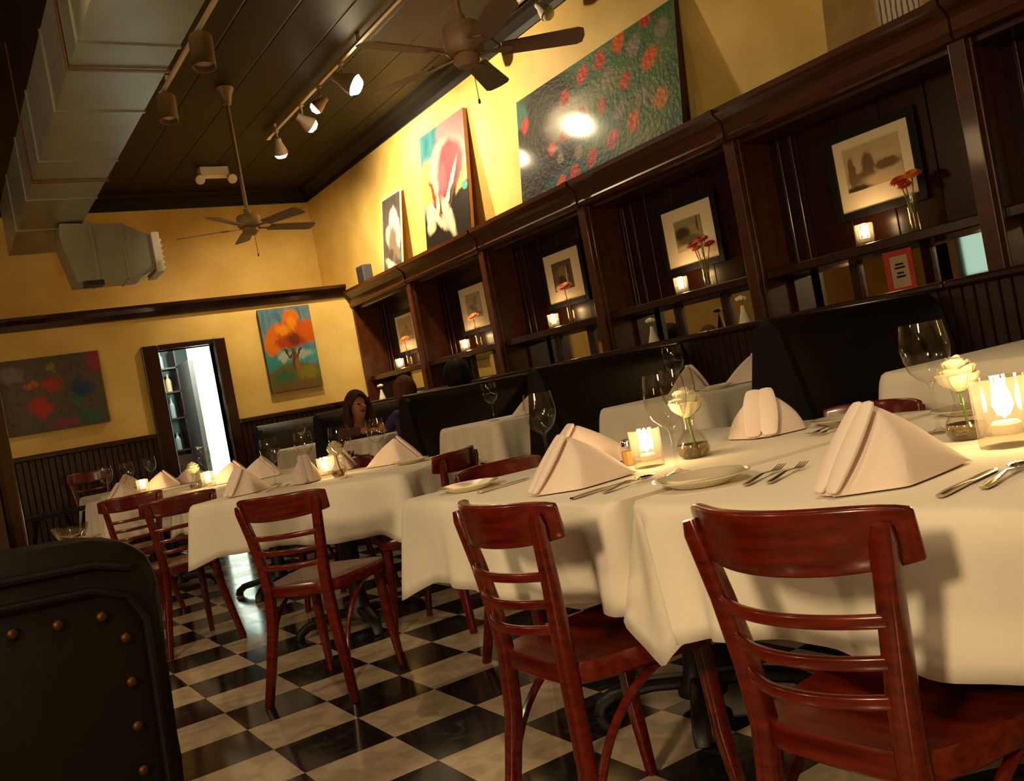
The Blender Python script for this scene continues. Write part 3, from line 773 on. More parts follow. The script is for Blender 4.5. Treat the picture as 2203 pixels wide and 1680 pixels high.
# half-open grey door leaf inside the doorway
pd = thing('pantry_door', 'grey door standing ajar inside the doorway', 'door', (2.86, 11.62, 0))
bm = B(); box(bm, -0.03, 0.03, 0.0, 0.8, 0.01, 2.08, 0.005); obj('door_leaf', bm, 'door_grey', pd)
bm = B(); lathe(bm, [(0, 0), (0.012, 0), (0.012, 0.04), (0.03, 0.05), (0.03, 0.075), (0, 0.085)], 12); bmesh.ops.rotate(bm, verts=bm.verts, matrix=Matrix.Rotation(-PI / 2, 3, 'Y')); bmesh.ops.translate(bm, verts=bm.verts, vec=(-0.03, 0.07, 1.0)); obj('knob', bm, 'chrome', pd, 50)
tb = thing('ceiling_tube_light', 'long cold tube light behind the doorway', 'light', (3.3, 13.2, 2.43))
bm = B(); box(bm, -0.45, 0.45, -0.06, 0.06, -0.03, 0.01, 0.005); obj('housing', bm, 'white_plastic', tb)
bm = B(); tube(bm, [(-0.42, 0, -0.05), (0.42, 0, -0.05)], 0.016, 10, (0, 1, 0)); obj('tube', bm, 'tube_light', tb, True)

# ================================================================ ceiling things
def fan(label, x, y, z_blade, a0, canopy=True, motor=(0.10, 0.12)):
    t = thing('ceiling_fan', label, 'fan', (x, y, ZC), 0, None)
    dz = z_blade - ZC
    bm = B(); lathe(bm, [(0, 0), (0.085, 0), (0.08, -0.03), (0.055, -0.08), (0.04, -0.15), (0.025, -0.16), (0, -0.16)], 24); obj('canopy', bm, 'fan_tan', t, 40)
    bm = B(); tube(bm, [(0, 0, -0.15), (0, 0, dz + 0.2)], 0.018, 12); obj('downrod', bm, 'fan_tan', t, True)
    r, h = motor
    bm = B(); lathe(bm, [(0, dz + h + 0.06), (0.03, dz + h + 0.06), (0.035, dz + h + 0.02), (r, dz + h), (r + 0.01, dz + h - 0.02), (r + 0.01, dz + 0.03), (r - 0.01, dz + 0.005), (0, dz + 0.005)], 28); obj('motor_housing', bm, 'fan_tan', t, 40)
    bm = B(); lathe(bm, [(0, dz + 0.01), (0.07, dz + 0.01), (0.075, dz - 0.03), (0.05, dz - 0.06), (0, dz - 0.065)], 24); obj('switch_cap', bm, 'fan_tan', t, 40)
    for k in range(5):
        a = a0 + k * 2 * PI / 5
        R = Matrix.Rotation(a, 4, 'Z') @ Matrix.Rotation(math.radians(-12), 4, 'X')
        bm = B()
        out = [(0.20, -0.06), (0.63, -0.078), (0.66, -0.06), (0.67, 0.0), (0.66, 0.06), (0.63, 0.078), (0.20, 0.06)]
        prism(bm, out, 'z', -0.004, 0.004)
        bmesh.ops.transform(bm, matrix=R, verts=bm.verts); bmesh.ops.translate(bm, verts=bm.verts, vec=(0, 0, dz + 0.01))
        bl = obj('blade', bm, 'fan_blade', t)
        bm = B()
        prism(bm, [(0.06, -0.02), (0.14, -0.012), (0.24, -0.035), (0.27, 0), (0.24, 0.035), (0.14, 0.012), (0.06, 0.02)], 'z', -0.010, -0.004)
        bmesh.ops.transform(bm, matrix=R, verts=bm.verts); bmesh.ops.translate(bm, verts=bm.verts, vec=(0, 0, dz + 0.01))
        obj('blade_iron', bm, 'fan_tan', bl)
    bm = B(); tube(bm, [(0.03, 0, dz - 0.05), (0.032, 0, dz - 0.24)], 0.0025, 6); lathe(bm, [(0, -0.02), (0.008, -0.01), (0.006, 0.01), (0, 0.012)], 8, (0.032, 0, dz - 0.25)); obj('pull_chain', bm, 'brass_nail', t, True)
    return t
fan('tan ceiling fan on a long rod near the back wall', 2.83, 8.43, 2.93, math.radians(8))
fan('tan ceiling fan hanging close in front of the big fruit painting', 2.82, 4.29, 2.88, math.radians(-30), motor=(0.10, 0.17))

def rail(name, label, x, y0, y1, z, m):
    t = thing(name, label, 'track', (x, y0, ZC))
    bm = B(); box(bm, -0.018, 0.018, 0, y1 - y0, z - ZC, z - ZC + 0.025, 0.004); obj('rail', bm, m, t)
    bm = B()
    for yy in (0.25, (y1 - y0) * 0.5, y1 - y0 - 0.25):
        box(bm, -0.012, 0.012, yy - 0.012, yy + 0.012, z - ZC + 0.02, 0)
    obj('hanger', bm, m, t)
    bm = B(); box(bm, -0.022, 0.022, y1 - y0 - 0.03, y1 - y0 + 0.03, z - ZC - 0.006, z - ZC + 0.03, 0.004); obj('end_cap', bm, m, t)
rail('lighting_track', 'pale lighting track with lit lamps in the middle of the dark ceiling', 3.63, 4.6, 9.66, 4.17, 'track_white')
rail('lighting_track', 'pale lighting track beside the metal duct', 2.25, 3.6, 8.4, 4.17, 'track_white')
rail('lighting_track', 'bright white track end close to the right wall', 4.72, 4.0, 7.1, 4.19, 'white_plastic')
rail('lighting_track', 'added unseen lighting track at the entrance side of the ceiling', 0.45, -2.0, 4.6, 4.17, 'track_white')  # out of view, added to carry the extra heads

def spot(label, x, y, aim, m, bulb, kind='bell', scale=1.0, power=0, angle=55, group=None):
    """track head: stem from the rail, yoke, shade turned to the aim point, bulb"""
    t = thing('track_spotlight', label, 'spotlight', (x, y, 4.164), 0, group)
    bm = B(); tube(bm, [(0, 0, 0.0), (0, 0, -0.09)], 0.010, 8); box(bm, -0.018, 0.018, -0.03, 0.03, -0.012, 0.002, 0.003); obj('stem', bm, m, t, 40)
    d = (Vector(aim) - Vector((x, y, 4.02))).normalized()
    R = d.to_track_quat('Z', 'Y').to_matrix().to_4x4()
    s = scale
    bm = B()
    if kind == 'bell':
        lathe(bm, [(0, -0.07 * s), (0.028 * s, -0.065 * s), (0.034 * s, -0.02 * s), (0.045 * s, 0.0), (0.062 * s, 0.05 * s), (0.066 * s, 0.075 * s), (0.061 * s, 0.075 * s), (0.05 * s, 0.03 * s), (0.0, 0.01 * s)], 24)
    else:
        lathe(bm, [(0, -0.09 * s), (0.055 * s, -0.085 * s), (0.06 * s, -0.075 * s), (0.06 * s, 0.09 * s), (0.054 * s, 0.09 * s), (0.054 * s, -0.04 * s), (0, -0.04 * s)], 24)
    bmesh.ops.transform(bm, matrix=R, verts=bm.verts); bmesh.ops.translate(bm, verts=bm.verts, vec=(0, 0, -0.15)); sh = obj('lamp_shade', bm, m, t, 40)
    bm = B(); lathe(bm, [(0, 0.02 * s), (0.04 * s, 0.03 * s), (0.056 * s, 0.066 * s), (0.057 * s, 0.085 * s), (0.042 * s, 0.108 * s), (0, 0.122 * s)] if kind == 'bell' else [(0, -0.03 * s), (0.045 * s, -0.02 * s), (0.05 * s, 0.06 * s), (0, 0.075 * s)], 20)
    bmesh.ops.transform(bm, matrix=R, verts=bm.verts); bmesh.ops.translate(bm, verts=bm.verts, vec=(0, 0, -0.15)); obj('bulb', bm, bulb, t, True)
    if power:
        p = Vector((x, y, 4.02)) + d * 0.15 * s
        lamp('spot_beam', 'SPOT', p, power, (1.0, 0.76, 0.44), 0.04, aim, angle, 0.8)
    return t
spot('brightest lit spotlight, near the tip of the nearer fan blade', 3.63, 7.56, (4.93, 6.6, 2.9), 'track_white', 'bulb_bright', scale=1.5, power=150, angle=150)
spot('lit spotlight in the middle of the central track end', 3.63, 8.62, (4.93, 8.7, 3.1), 'track_white', 'bulb_warm', scale=1.2, power=400, angle=130)
spot('small white spotlight at the far tip of the central track', 3.63, 9.4, (4.2, 10.6, 2.0), 'track_white', 'bulb_warm', scale=1.2, power=230, angle=130)
spot('brown spotlight on the central track with an added beam on the duct outlet', 3.63, 8.12, (2.15, 9.1, 2.85), 'can_tan', 'bulb_warm', scale=1.0, power=90, angle=22)  # head itself is unlit and turned away; beam added to brighten the outlet
spot('tan cylinder spotlight second from the end beside the duct', 2.25, 7.05, (2.1, 6.8, 2.0), 'can_tan', 'white_plastic', 'can', 1.5)
spot('tan cylinder spotlight at the end of the track beside the duct', 2.25, 8.30, (2.1, 8.0, 2.0), 'can_tan', 'white_plastic', 'can', 1.35)
spot('white spotlight hanging against the right wall above the tall canvas', 4.72, 7.0, (4.93, 6.4, 3.2), 'white_plastic', 'white_plastic', scale=1.0)
spot('white spotlight above the top edge of the fruit painting', 4.72, 5.95, (4.93, 5.4, 3.2), 'white_plastic', 'white_plastic', scale=1.0)
for k, (yy, w_) in enumerate(((-1.6, 'behind the camera, farthest'), (-0.6, 'behind the camera, nearer'), (1.8, 'left of the near table'), (3.0, 'left of the free-standing chair'))):
    spot('added unseen spotlight on the entrance-side track ' + w_, 0.45, yy, (0.9 - k * .1, yy + .6, 0.9), 'can_tan', 'bulb_bright', 'can', 1.3)  # bright bulbs added out of view to put highlights on the glasses
# heads added on the entrance-side track as bodies for the unseen table spots
spot('added unseen spotlight over the near white table', 0.45, 0.6, (1.7, 1.9, 0.75), 'can_tan', 'bulb_warm', 'can', 1.3)
spot('added unseen spotlight over the middle tables', 0.45, 4.2, (1.5, 5.4, 0.75), 'can_tan', 'bulb_warm', 'can', 1.3)

def pendant(label, loc, aim, r):  # unseen fixtures, added to give the lights behind and left a body
    t = thing('added_pendant', label, 'lamp', loc)
    d = (Vector(aim) - Vector(loc)).normalized()
    R = d.to_track_quat('Z', 'Y').to_matrix().to_4x4()
    bm = B(); lathe(bm, [(0, -.16), (.05, -.155), (.06, -.10), (r * .7, -.06), (r * 1.08, .012), (r * 1.06, .012), (r * .68, -.05), (0, -.07)], 28); bmesh.ops.transform(bm, matrix=R, verts=bm.verts); obj('lamp_shade', bm, 'black_plastic', t, 40)
    q = -d * .15
    bm = B(); tube(bm, [(q.x, q.y, q.z), (q.x, q.y, ZC - loc[2] - .02)], .006, 8); lathe(bm, [(.05, ZC - loc[2] - .03), (.05, ZC - loc[2] - .001), (0, ZC - loc[2] - .001)], 16, (q.x, q.y, 0)); obj('cord', bm, 'black_plastic', t, True)
pendant('added unseen black pendant shade for the lamp behind the camera', (-2.7, -0.6, 2.5), (1.5, 1.2, 0.6), .25)
pendant('added unseen black pendant shade at the near fill on the left', (-3.2, 3.2, 2.75), (1.6, 3.4, 0.6), .25)
pendant('added unseen black pendant shade at the far fill on the left', (-2.6, 6.6, 3.0), (2.4, 7.0, 0.8), .25)
em = thing('emergency_light', 'white twin-head emergency light on the dark ceiling', 'light', (3.36, 10.95, ZC))
bm = B(); box(bm, -0.17, 0.17, -0.06, 0.06, -0.12, 0.0, 0.012); obj('housing', bm, 'white_plastic', em)
for sx in (-1, 1):
    bm = B(); lathe(bm, [(0, -0.05), (0.045, -0.045), (0.06, 0.02), (0.055, 0.04), (0, 0.045)], 18)
    bmesh.ops.rotate(bm, verts=bm.verts, matrix=Matrix.Rotation(math.radians(115), 3, 'X')); bmesh.ops.translate(bm, verts=bm.verts, vec=(sx * 0.19, -0.05, -0.15)); obj('lamp_head', bm, 'white_plastic', em, 40)

# rectangular metal duct with its outlet elbow
du = thing('air_duct', 'long galvanized metal duct under the ceiling on the left', 'duct', (0.98, 1.0, 3.2))
bm = B()
n = 9
for k in range(n):   # sheet sections with standing seams
    box(bm, 0.0, 0.52, k * 1.02, (k + 1) * 1.02 - 0.01, 0.0, 0.5)
obj('duct_body', bm, 'galvanized', du)
for k in range(1, n):
    bm = B(); box(bm, -0.008, 0.528, k * 1.02 - 0.018, k * 1.02 + 0.008, -0.008, 0.508); obj('seam', bm, 'galvanized', du)
for yy in (2.2, 4.4, 6.6):
    bm = B()
    prism(bm, [(-0.014, 1.05), (-0.014, -0.016), (0.534, -0.016), (0.534, 1.05), (0.527, 1.05), (0.527, -0.009), (-0.007, -0.009), (-0.007, 1.05)], 'y', yy - 0.015, yy + 0.015)
    obj('hanger_strap', bm, 'copper_strap', du)
el = thing('duct_elbow', 'short metal duct end with bright outlet above the doorway', 'duct', (1.52, 9.1, 2.66))
bm = B()
prism(bm, [(-0.24, 0.40), (-0.16, 0.0), (0.40, 0.0), (0.52, 0.06), (0.55, 0.36), (0.30, 0.50), (-0.22, 0.53)], 'y', -0.18, 0.22); obj('elbow_body', bm, 'galvanized', el)
bm = B(); box(bm, 0.02, 0.04, -0.19, 0.23, -0.008, 0.53); obj('seam', bm, 'galvanized', el)
bm = B(); box(bm, 0.28, 0.30, -0.19, 0.23, -0.008, 0.51); obj('seam', bm, 'galvanized', el)
bm = B(); box(bm, 0.53, 0.60, -0.20, 0.24, 0.03, 0.40, 0.004); obj('outlet_collar', bm, 'white_plastic', el)
bm = B()
for k in range(6):
    box(bm, 0.60, 0.62, -0.17, 0.21, 0.06 + k * 0.052, 0.075 + k * 0.052)
obj('outlet_vanes', bm, 'white_plastic', el)
bm = B(); box(bm, -0.10, 0.06, -0.2, -0.05, -0.045, -0.0, 0.005); obj('damper_box', bm, 'black_plastic', el)


# ================================================================ chairs
def make_chair():
    t = thing('dining_chair', 'chair', 'chair', (0, 0, 0), 0, 'red bentwood dining chairs')
    W = 'chair_wood'
    for s in (-1, 1):
        bm = B()
        pts = [(s * .193, -.045, 0), (s * .168, -.022, .14), (s * .140, -.004, .30), (s * .130, 0, .44), (s * .138, -.006, .54), (s * .154, -.018, .65), (s * .172, -.034, .755), (s * .176, -.037, .778)]
        sec = [rrect(.030, .030), rrect(.034, .034), rrect(.038, .036), rrect(.040, .036), rrect(.039, .034), rrect(.036, .03), rrect(.034, .027), rrect(.026, .018, .45)]
        sweep(bm, pts, sec, (1, 0, 0)); obj('rear_leg', bm, W, t, 50)
        bm = B()
        sweep(bm, [(s * .158, .335, .415), (s * .163, .345, .2), (s * .172, .37, 0)], [rrect(.036, .036), rrect(.034, .034), rrect(.025, .025)], (1, 0, 0)); obj('front_leg', bm, W, t, 50)
        # bent brace: quarter bow from the rear leg up to the seat side
        bm = B()
        pts = []
        for k in range(13):
            a = k / 12 * PI / 2
            pts.append((s * (.172 - .012 * k / 12), -.012 + .30 * (1 - math.cos(a)), .10 + .31 * math.sin(a)))
        tube(bm, pts, .010, 8); obj('bent_brace', bm, W, t, True)
    # crest rail, bowed backwards, ends curling forward of the posts
    def crest(u, v):
        x = -.205 + .41 * u
        q = (x / .205) ** 2
        y = -.082 + .082 * q
        top = .802 - .010 * (abs(x / .205) ** 8)
        bot = .712 + .010 * q ** 2 - .006 * (1 - q)
        zz = bot + (top - bot) * v
        return (x, y + .012 * (0.5 - v), zz)
    bm = B(); grid(bm, 24, 4, crest)
    obj('crest_rail', bm, W, t, True, mods=[('SOLIDIFY', dict(thickness=.018, offset=-1.0)), ('BEVEL', dict(width=.005, segments=2, limit_method='ANGLE'))])
    for z, hw in ((.646, .153), (.586, .143), (.529, .136)):
        bm = B()
        pts = []
        for k in range(17):
            x = -hw + 2 * hw * k / 16
            yb = -.006 - .034 * max(0, (z - .5) / .28)
            pts.append((x, yb - .050 * (1 - (x / hw) ** 2), z))
        sweep(bm, pts, rrect(.020, .013, .3), (0, 0, 1)); obj('back_slat', bm, W, t, 50)
    # seat: rounded trapezoid with a dished top
    def outline(n=40):
        o = []
        for i in range(n):
            a = 2 * PI * i / n
            ca, sa = math.cos(a), math.sin(a)
            p = 2.0 / 5.0
            x = .185 * math.copysign(abs(ca) ** p, ca); y = .20 * math.copysign(abs(sa) ** p, sa)
            x *= 1 + .14 * (y / .2)
            o.append((x, y + .185))
        return o
    ol = outline()
    bm = B()
    rings = []
    for sc, z in ((.96, .405), (1.0, .412), (1.0, .440), (.975, .452), (.80, .446), (.45, .441), (.15, .440)):
        rings.append([bm.verts.new((x * sc, (y - .185) * sc + .185, z)) for x, y in ol])
    for A_, B_ in zip(rings, rings[1:]):
        for i in range(len(ol)):
            j = (i + 1) % len(ol)
            bm.faces.new((A_[i], A_[j], B_[j], B_[i]))
    bm.faces.new(list(reversed(rings[0]))); bm.faces.new(rings[-1])
    obj('seat', bm, W, t, 35)
    return t
CH = make_chair()
def chair(x, y, rz, label):
    return place(CH, (x, y, 0), rz, label)
H = -PI / 2
chair(1.041, 1.751, -1.604, 'red wooden chair at the near white table, second from right edge')
chair(1.041, 0.952, -1.554, 'nearest red wooden chair, biggest, back to us at the right')
chair(1.094, 3.48, -0.928, 'red wooden chair standing free in front of the middle white table')
chair(2.02, 3.80, 0.613, 'red wooden chair between the near and the middle white tables')
chair(1.88, 3.16, PI, 'red wooden chair at the far end of near table, only its rail top showing').scale = (1, 1, .94)
chair(2.78, 2.10, PI / 2, 'red wooden chair across the near table in front of black booth').scale = (1, 1, .94)
chair(1.05, 5.04, 0.10, 'dark red chair in front of the third table back, behind middle cloth corner')
chair(1.05, 6.42, 0.06, 'dark red chair between third and fourth tables, near the aisle')
chair(2.05, 5.22, 2.21, 'dark red chair at the far side of middle white table')
chair(2.42, 6.2, PI / 2, 'dark red chair at the booth side of the third table back')
o_ = chair(1.33, 10.2, PI, 'tall orange red chair by the back wainscot left of the doorway')
o_.scale = (1.05, 1.0, 1.22)

# ================================================================ tables and cloths
def pedestal(parent, z0=0.0, top=0.72, fr=1.0):
    bm = B(); lathe(bm, [(0, .03), (.075, .035), (.075, .06), (.05, .10), (.042, .16), (.042, top - .08), (.06, top - .05), (.16, top - .03), (.16, top - .02), (0, top - .02)], 20); obj('pedestal_column', bm, 'black_iron', parent, 40)
    for k in range(4):
        a = PI / 4 + k * PI / 2
        bm = B()
        pts = [(q * fr * math.cos(a), q * fr * math.sin(a), z_) for q, z_ in ((.03, .075), (.15, .075), (.27, .055), (.31, .03), (.32, 0))]
        sweep(bm, pts, [rrect(.06, .04), rrect(.055, .04), rrect(.05, .04), rrect(.05, .04), rrect(.045, .04)], (-math.sin(a), math.cos(a), 0)); obj('foot', bm, 'black_iron', parent, 50)
def table(x, y, w, d, rz, label, z=0.0, h=0.742, two=False):
    t = thing('dining_table', label, 'table', (x, y, z), rz, 'pedestal tables')
    bm = B(); box(bm, -w / 2 + .004, w / 2 - .004, -d / 2 + .004, d / 2 - .004, h - .03, h, .006); obj('tabletop', bm, 'dark_wood', t)
    pedestal(t, top=h - .01, fr=1.0 if z == 0 else .6)
    return t
def cloth(x, y, w, d, rz, z, hang, label, seed, group='white tablecloths', corner=0.24, big=(), flat=(), plain=(), cone=None):
    rn = random.Random(seed)
    PER_CORNER = [corner] * 4
    for q in big:
        PER_CORNER[q] = .36 if hang > .3 else .201
    for q in plain:
        PER_CORNER[q] = 0.0
    per = []     # (base x, base y, nx, ny, dist to nearest corner)
    r = .03
    cs = [(w / 2 - r, d / 2 - r, 0), (-w / 2 + r, d / 2 - r, PI / 2), (-w / 2 + r, -d / 2 + r, PI), (w / 2 - r, -d / 2 + r, 1.5 * PI)]
    for i in range(4):
        cx, cy, a0 = cs[i]
        m = 10
        for k in range(m + 1):
            a = a0 + PI / 2 * k / m
            per.append((cx + r * math.cos(a), cy + r * math.sin(a), math.cos(a), math.sin(a), abs(k / m - .5) * .09, i, k / m))
        nx_, ny_, _ = cs[(i + 1) % 4]
        a = a0 + PI / 2
        p0 = Vector((cx + r * math.cos(a), cy + r * math.sin(a)))
        p1 = Vector((nx_ + r * math.cos(a), ny_ + r * math.sin(a)))
        L_ = (p1 - p0).length
        m = max(8, int(L_ / .022))
        for k in range(1, m):
            q = p0.lerp(p1, k / m)
            per.append((q.x, q.y, math.cos(a), math.sin(a), min(k, m - k) / m * L_ + .045, i if k < m / 2 else (i + 1) % 4, -1 if k < m / 2 else -2))
    N_ = len(per)
    ph = [rn.uniform(0, 6.28) for _ in range(6)]
    bm = B()
    rings = []
    prof = [(0.0, 0.0, 0.0)] + [(1.0, 0.0, t_) for t_ in (.03, .1, .2, .32, .45, .6, .75, .88, 1.0)]
    arc = 0.0
    S_ = []
    for i, p in enumerate(per):
        q = per[i - 1]
        arc += math.hypot(p[0] - q[0], p[1] - q[1])
        S_.append(arc)
    for idx, (on, _, tt) in enumerate(prof):
        ring = []
        for i, (bx, by, nx_, ny_, dc, kk, fr) in enumerate(per):
            s = S_[i]
            cf = math.exp(-(dc / .085) ** 2)
            pl = math.sin(s * 11 + ph[5] + .8 * math.sin(s * 3.1))
            rip = (.022 * math.copysign(abs(pl) ** .6, pl) * (.4 + .6 * math.sin(s * 2.3 + ph[0]) ** 2) + .005 * math.sin(s * 16 + ph[0]) + .008 * math.sin(s * 27 + ph[1]) + .012 * math.sin(s * 7 + ph[2]) + .006 * math.sin(s * 43 + ph[3])) * (1 - cf)
            bigc = PER_CORNER[kk] != corner
            hg = hang * (1 + PER_CORNER[kk] * max(0.0, 1 - dc / (.19 if bigc else .17)) ** 1.15) + .006 * math.sin(s * 9 + ph[4])
            # fold next to the corners: the cloth tucks in before it flares at the corner itself
            tuck = (-.030 if bigc else -.020) * math.exp(-((dc - .17) / .05) ** 2)
            o = on * (.004 + .010 * min(1, tt * 8)) + tt * (.010 + rip + tuck + cf * (.060 if bigc else .045))
            if kk in plain:
                o -= tt * cf * .060
            dy = dx = 0.0
            if kk == cone:      # loose corner opening into a hanging fold over the seam
                if fr >= 0:
                    dy = .075 - .20 * fr; dx = -.050 * math.sin(PI * min(1, .25 + fr * .65)) - .012 * math.sin(fr * 3 * PI)
                    hg = hang * (1 + .33 * math.exp(-((fr - .60) / .30) ** 2))
                    o = .004
                elif fr == -1:   # -x side next to the corner
                    q_ = max(0.0, 1 - (dc - .045) / .22)
                    dy = -.125 * q_; dx = -.02 * q_
                    hg = hang * (1 + .05 * q_)
            if idx == 0:
                o = -.006
            zz = -hg * tt
            fy = .02 if (0 in flat and ny_ > 0) or (2 in flat and ny_ < 0) else 1.0
            ring.append(bm.verts.new((bx + nx_ * o + dx * tt, by + ny_ * o * fy + dy * tt, zz)))
        rings.append(ring)
    for A_, B_ in zip(rings, rings[1:]):
        for i in range(N_):
            j = (i + 1) % N_
            bm.faces.new((A_[i], A_[j], B_[j], B_[i]))
    c = bm.verts.new((0, 0, 0))
    for i in range(N_):
        bm.faces.new((rings[0][i], rings[0][(i + 1) % N_], c))
    o = obj('tablecloth', bm, 'table_linen', None, True, loc=(x, y, z), rotz=rz, mods=[('SOLIDIFY', dict(thickness=.002, offset=0))])
    return tag(o, label, 'tablecloth', group)
ZT = 0.752
E1, E2 = Vector((.575, -.818)), Vector((.818, .575))
# near row along the aisle
table(1.83, 2.14, 1.20, 1.04, 0, 'pedestal table under the near white cloth with the tall glasses')
cloth(1.83, 2.137, 1.225, 1.062, 0, ZT, .25, 'white cloth on near table, its left corner hanging over the aisle', 3, flat=(2,), plain=(2,))
table(1.83, 1.022, 1.19, 1.04, 0, 'pedestal table under the white cloth at the right edge')
cloth(1.83, 1.022, 1.215, 1.072, 0, ZT, .25, 'white cloth behind the nearest red chair at the right edge', 5, flat=(0,), cone=1)
T2C = Vector((1.03, 4.73)) + E1 * .60 + E2 * .40
A2 = math.atan2(E1.y, E1.x)
table(T2C.x, T2C.y, 1.17, .78, A2, 'pedestal table under the slanted middle white cloth')
cloth(T2C.x, T2C.y, 1.20, .80, A2, ZT, .255, 'slanted white cloth on the middle table behind the free-standing chair', 8, big=(3,))
table(1.82, 6.10, .93, 1.0, 0, 'pedestal table under the third white cloth along the aisle')
cloth(1.82, 6.10, .95, 1.04, 0, ZT, .27, 'white cloth on the third table back, left of the middle table', 12)
table(1.45, 7.42, .93, .93, 0, 'pedestal table under the fourth white cloth along the aisle')
cloth(1.45, 7.42, .95, .95, 0, ZT, .27, 'white cloth on the fourth table back with a candle and napkins', 14)
table(1.64, 9.25, .9, .8, .1, 'pedestal table under the farthest white cloth by the wainscot')
cloth(1.64, 9.25, .92, .82, .1, ZT, .27, 'farthest white cloth in front of the back wainscot at left', 16)
# booth tables on the platform
ZB = 0.84
bt = [(1.80, 'at the right edge', 21), (3.50, 'between the two nearer black booth backs', 22), (5.31, 'in front of the middle black booth back', 23), (7.10, 'where the diners sit', 24), (8.87, 'in the last booth by the back wall', 25)]
for y, w_, sd in bt:
    table(3.50, y, 1.02, .62 if sd == 24 else .70, 0, 'booth table ' + w_, .10, .73)
    cloth(3.49, y, 1.05, .66 if sd == 24 else .74, 0, ZB, .12 if sd == 24 else .25, 'white booth cloth ' + w_, sd, 'booth tablecloths')

# ================================================================ booths
def booth(y, label, near=True, far=True):
    t = thing('booth_bench', label, 'bench', (2.95, y, .10), 0, 'black booth benches')
    Lx = 1.13
    zt = 1.0
    bm = B()
    prism(bm, [(-.21, 0), (-.21, .42), (-.07, zt - .03), (-.04, zt), (.04, zt), (.07, zt - .03), (.21, .42), (.21, 0)] if far else
          [(-.21, 0), (-.21, .42), (-.07, zt - .03), (-.04, zt), (.03, zt), (.05, zt - .03), (.05, 0)], 'x', 0.0, .035)
    obj('end_panel', bm, 'black_paint', t)
    def cush(sgn):
        def f(u, v):
            x = .035 + (Lx - .035) * u
            zz = .31 + (zt - .31) * v
            yy = .20 + (.055 - .20) * v + .03 * math.sin(PI * min(1, v * 1.02)) * (1 - abs(2 * u - 1) ** 10)
            if v > .96:
                yy -= .02
            return (x, sgn * yy, zz)
        bm = B(); grid(bm, 24, 16, f); obj('back_cushion', bm, 'black_leather', t, True)
        bm = B(); box(bm, .035, Lx, min(sgn * .16, sgn * .62), max(sgn * .16, sgn * .62), .24, .335, .03, 3); obj('seat_cushion', bm, 'black_leather', t, 40)
        bm = B(); box(bm, .02, Lx, min(sgn * .05, sgn * .58), max(sgn * .05, sgn * .58), 0.0, .24); obj('seat_base', bm, 'chair_wood', t)
    if near:
        cush(-1)
    if far:
        cush(1)
    else:
        bm = B(); box(bm, .035, Lx, .0, .05, 0, zt - .01); obj('back_board', bm, 'black_paint', t)
    bm = B()
    tube(bm, [(.004, 0, zt - .012), (Lx, 0, zt - .012)], .034, 12, (0, 1, 0)); obj('top_roll', bm, 'black_leather', t, True)
    return t
booth(2.66, 'nearest black leather booth back at the right')
booth(4.40, 'second black leather booth back, middle of the row')
booth(6.16, 'third black leather booth back hiding a diner in purple')
booth(7.98, 'fourth black booth back behind the brown haired woman')
booth(9.78, 'last low black booth back in the far right corner', True, True)

# ================================================================ table things
def glass_proto():
    t = thing('wine_glass', 'glass', 'glass', (0, 0, 0), 0, 'wine glasses')
    bm = B()
    lathe(bm, [(0, .004), (.033, .001), (.035, .003), (.012, .008), (.005, .014), (.0042, .05), (.0045, .10), (.008, .115), (.022, .124), (.040, .142), (.0505, .170), (.0535, .195), (.051, .225), (.0465, .252)], 28)
    obj('bowl_and_stem', bm, 'wine_glass', t, True)
    return t
GP = glass_proto()
def glass(x, y, label, z=ZT, s=1.0):
    o = place(GP, (x, y, z + .001), random.uniform(0, 6), label)
    o.scale = (s, s, s)
    return o
def napkin_bm(h=.148, L=.29):
    """standing folded napkin: apex leaning back from a nearly closed front edge, one long fold down to the tail"""
    bm = B()
    ap, tail = Vector((.115, 0, h)), Vector((L, 0, .004))
    n1, n2, nu = 8, 14, 18
    V = []
    for i in range(n1 + n2 + 1):
        if i <= n1:            # front edge climbing from the table to the apex
            t_ = i / n1
            rid = Vector((-.005, 0, .004)).lerp(ap, t_)
            half = .012 + .060 * t_
            fx = -.005 + .085 * t_
            bend = .010
        else:
            t_ = (i - n1) / n2
            rid = ap.lerp(tail, t_)
            rid.z += .012 * math.sin(PI * t_)
            half = .072 * (1 - t_) ** .8 + .010
            fx = .08 + (L - .08) * t_
            bend = .016
        row = []
        for j in range(nu + 1):
            u = -1 + 2 * j / nu
            a = abs(u); sg = 1 if u >= 0 else -1
            foot = Vector((fx, sg * half, .002))
            p = rid.lerp(foot, a)
            p.y += sg * bend * math.sin(PI * a)
            p.z -= .010 * math.exp(-(a / .12) ** 2) * (rid.z / h)
            row.append(bm.verts.new(p))
        V.append(row)
    for i in range(n1 + n2):
        for j in range(nu):
            bm.faces.new((V[i][j], V[i + 1][j], V[i + 1][j + 1], V[i][j + 1]))
    # second layer of linen: a rolled fold running up the front of one flap
    for sg in (-1, 1):
        R_ = []
        for i in range(9):
            t_ = i / 8
            c = Vector((-.012, sg * .016, .006)).lerp(Vector((.104, sg * .012, h - .006)), t_)
            r_ = .011 + .006 * math.sin(PI * t_)
            R_.append([bm.verts.new(c + Vector((-.6 * r_ * math.cos(q), sg * 1.3 * r_ * math.sin(q), .25 * r_ * math.cos(q)))) for q in [k * 2 * PI / 10 for k in range(10)]])
        for A_, B_ in zip(R_, R_[1:]):
            for k in range(10):
                bm.faces.new((A_[k], A_[(k + 1) % 10], B_[(k + 1) % 10], B_[k]))
        bm.faces.new(R_[0]); bm.faces.new(list(reversed(R_[-1])))
    return bm
npo = obj('folded_napkin', napkin_bm(), 'napkin_linen', None, True, mods=[('SUBSURF', dict(levels=1, render_levels=1))])
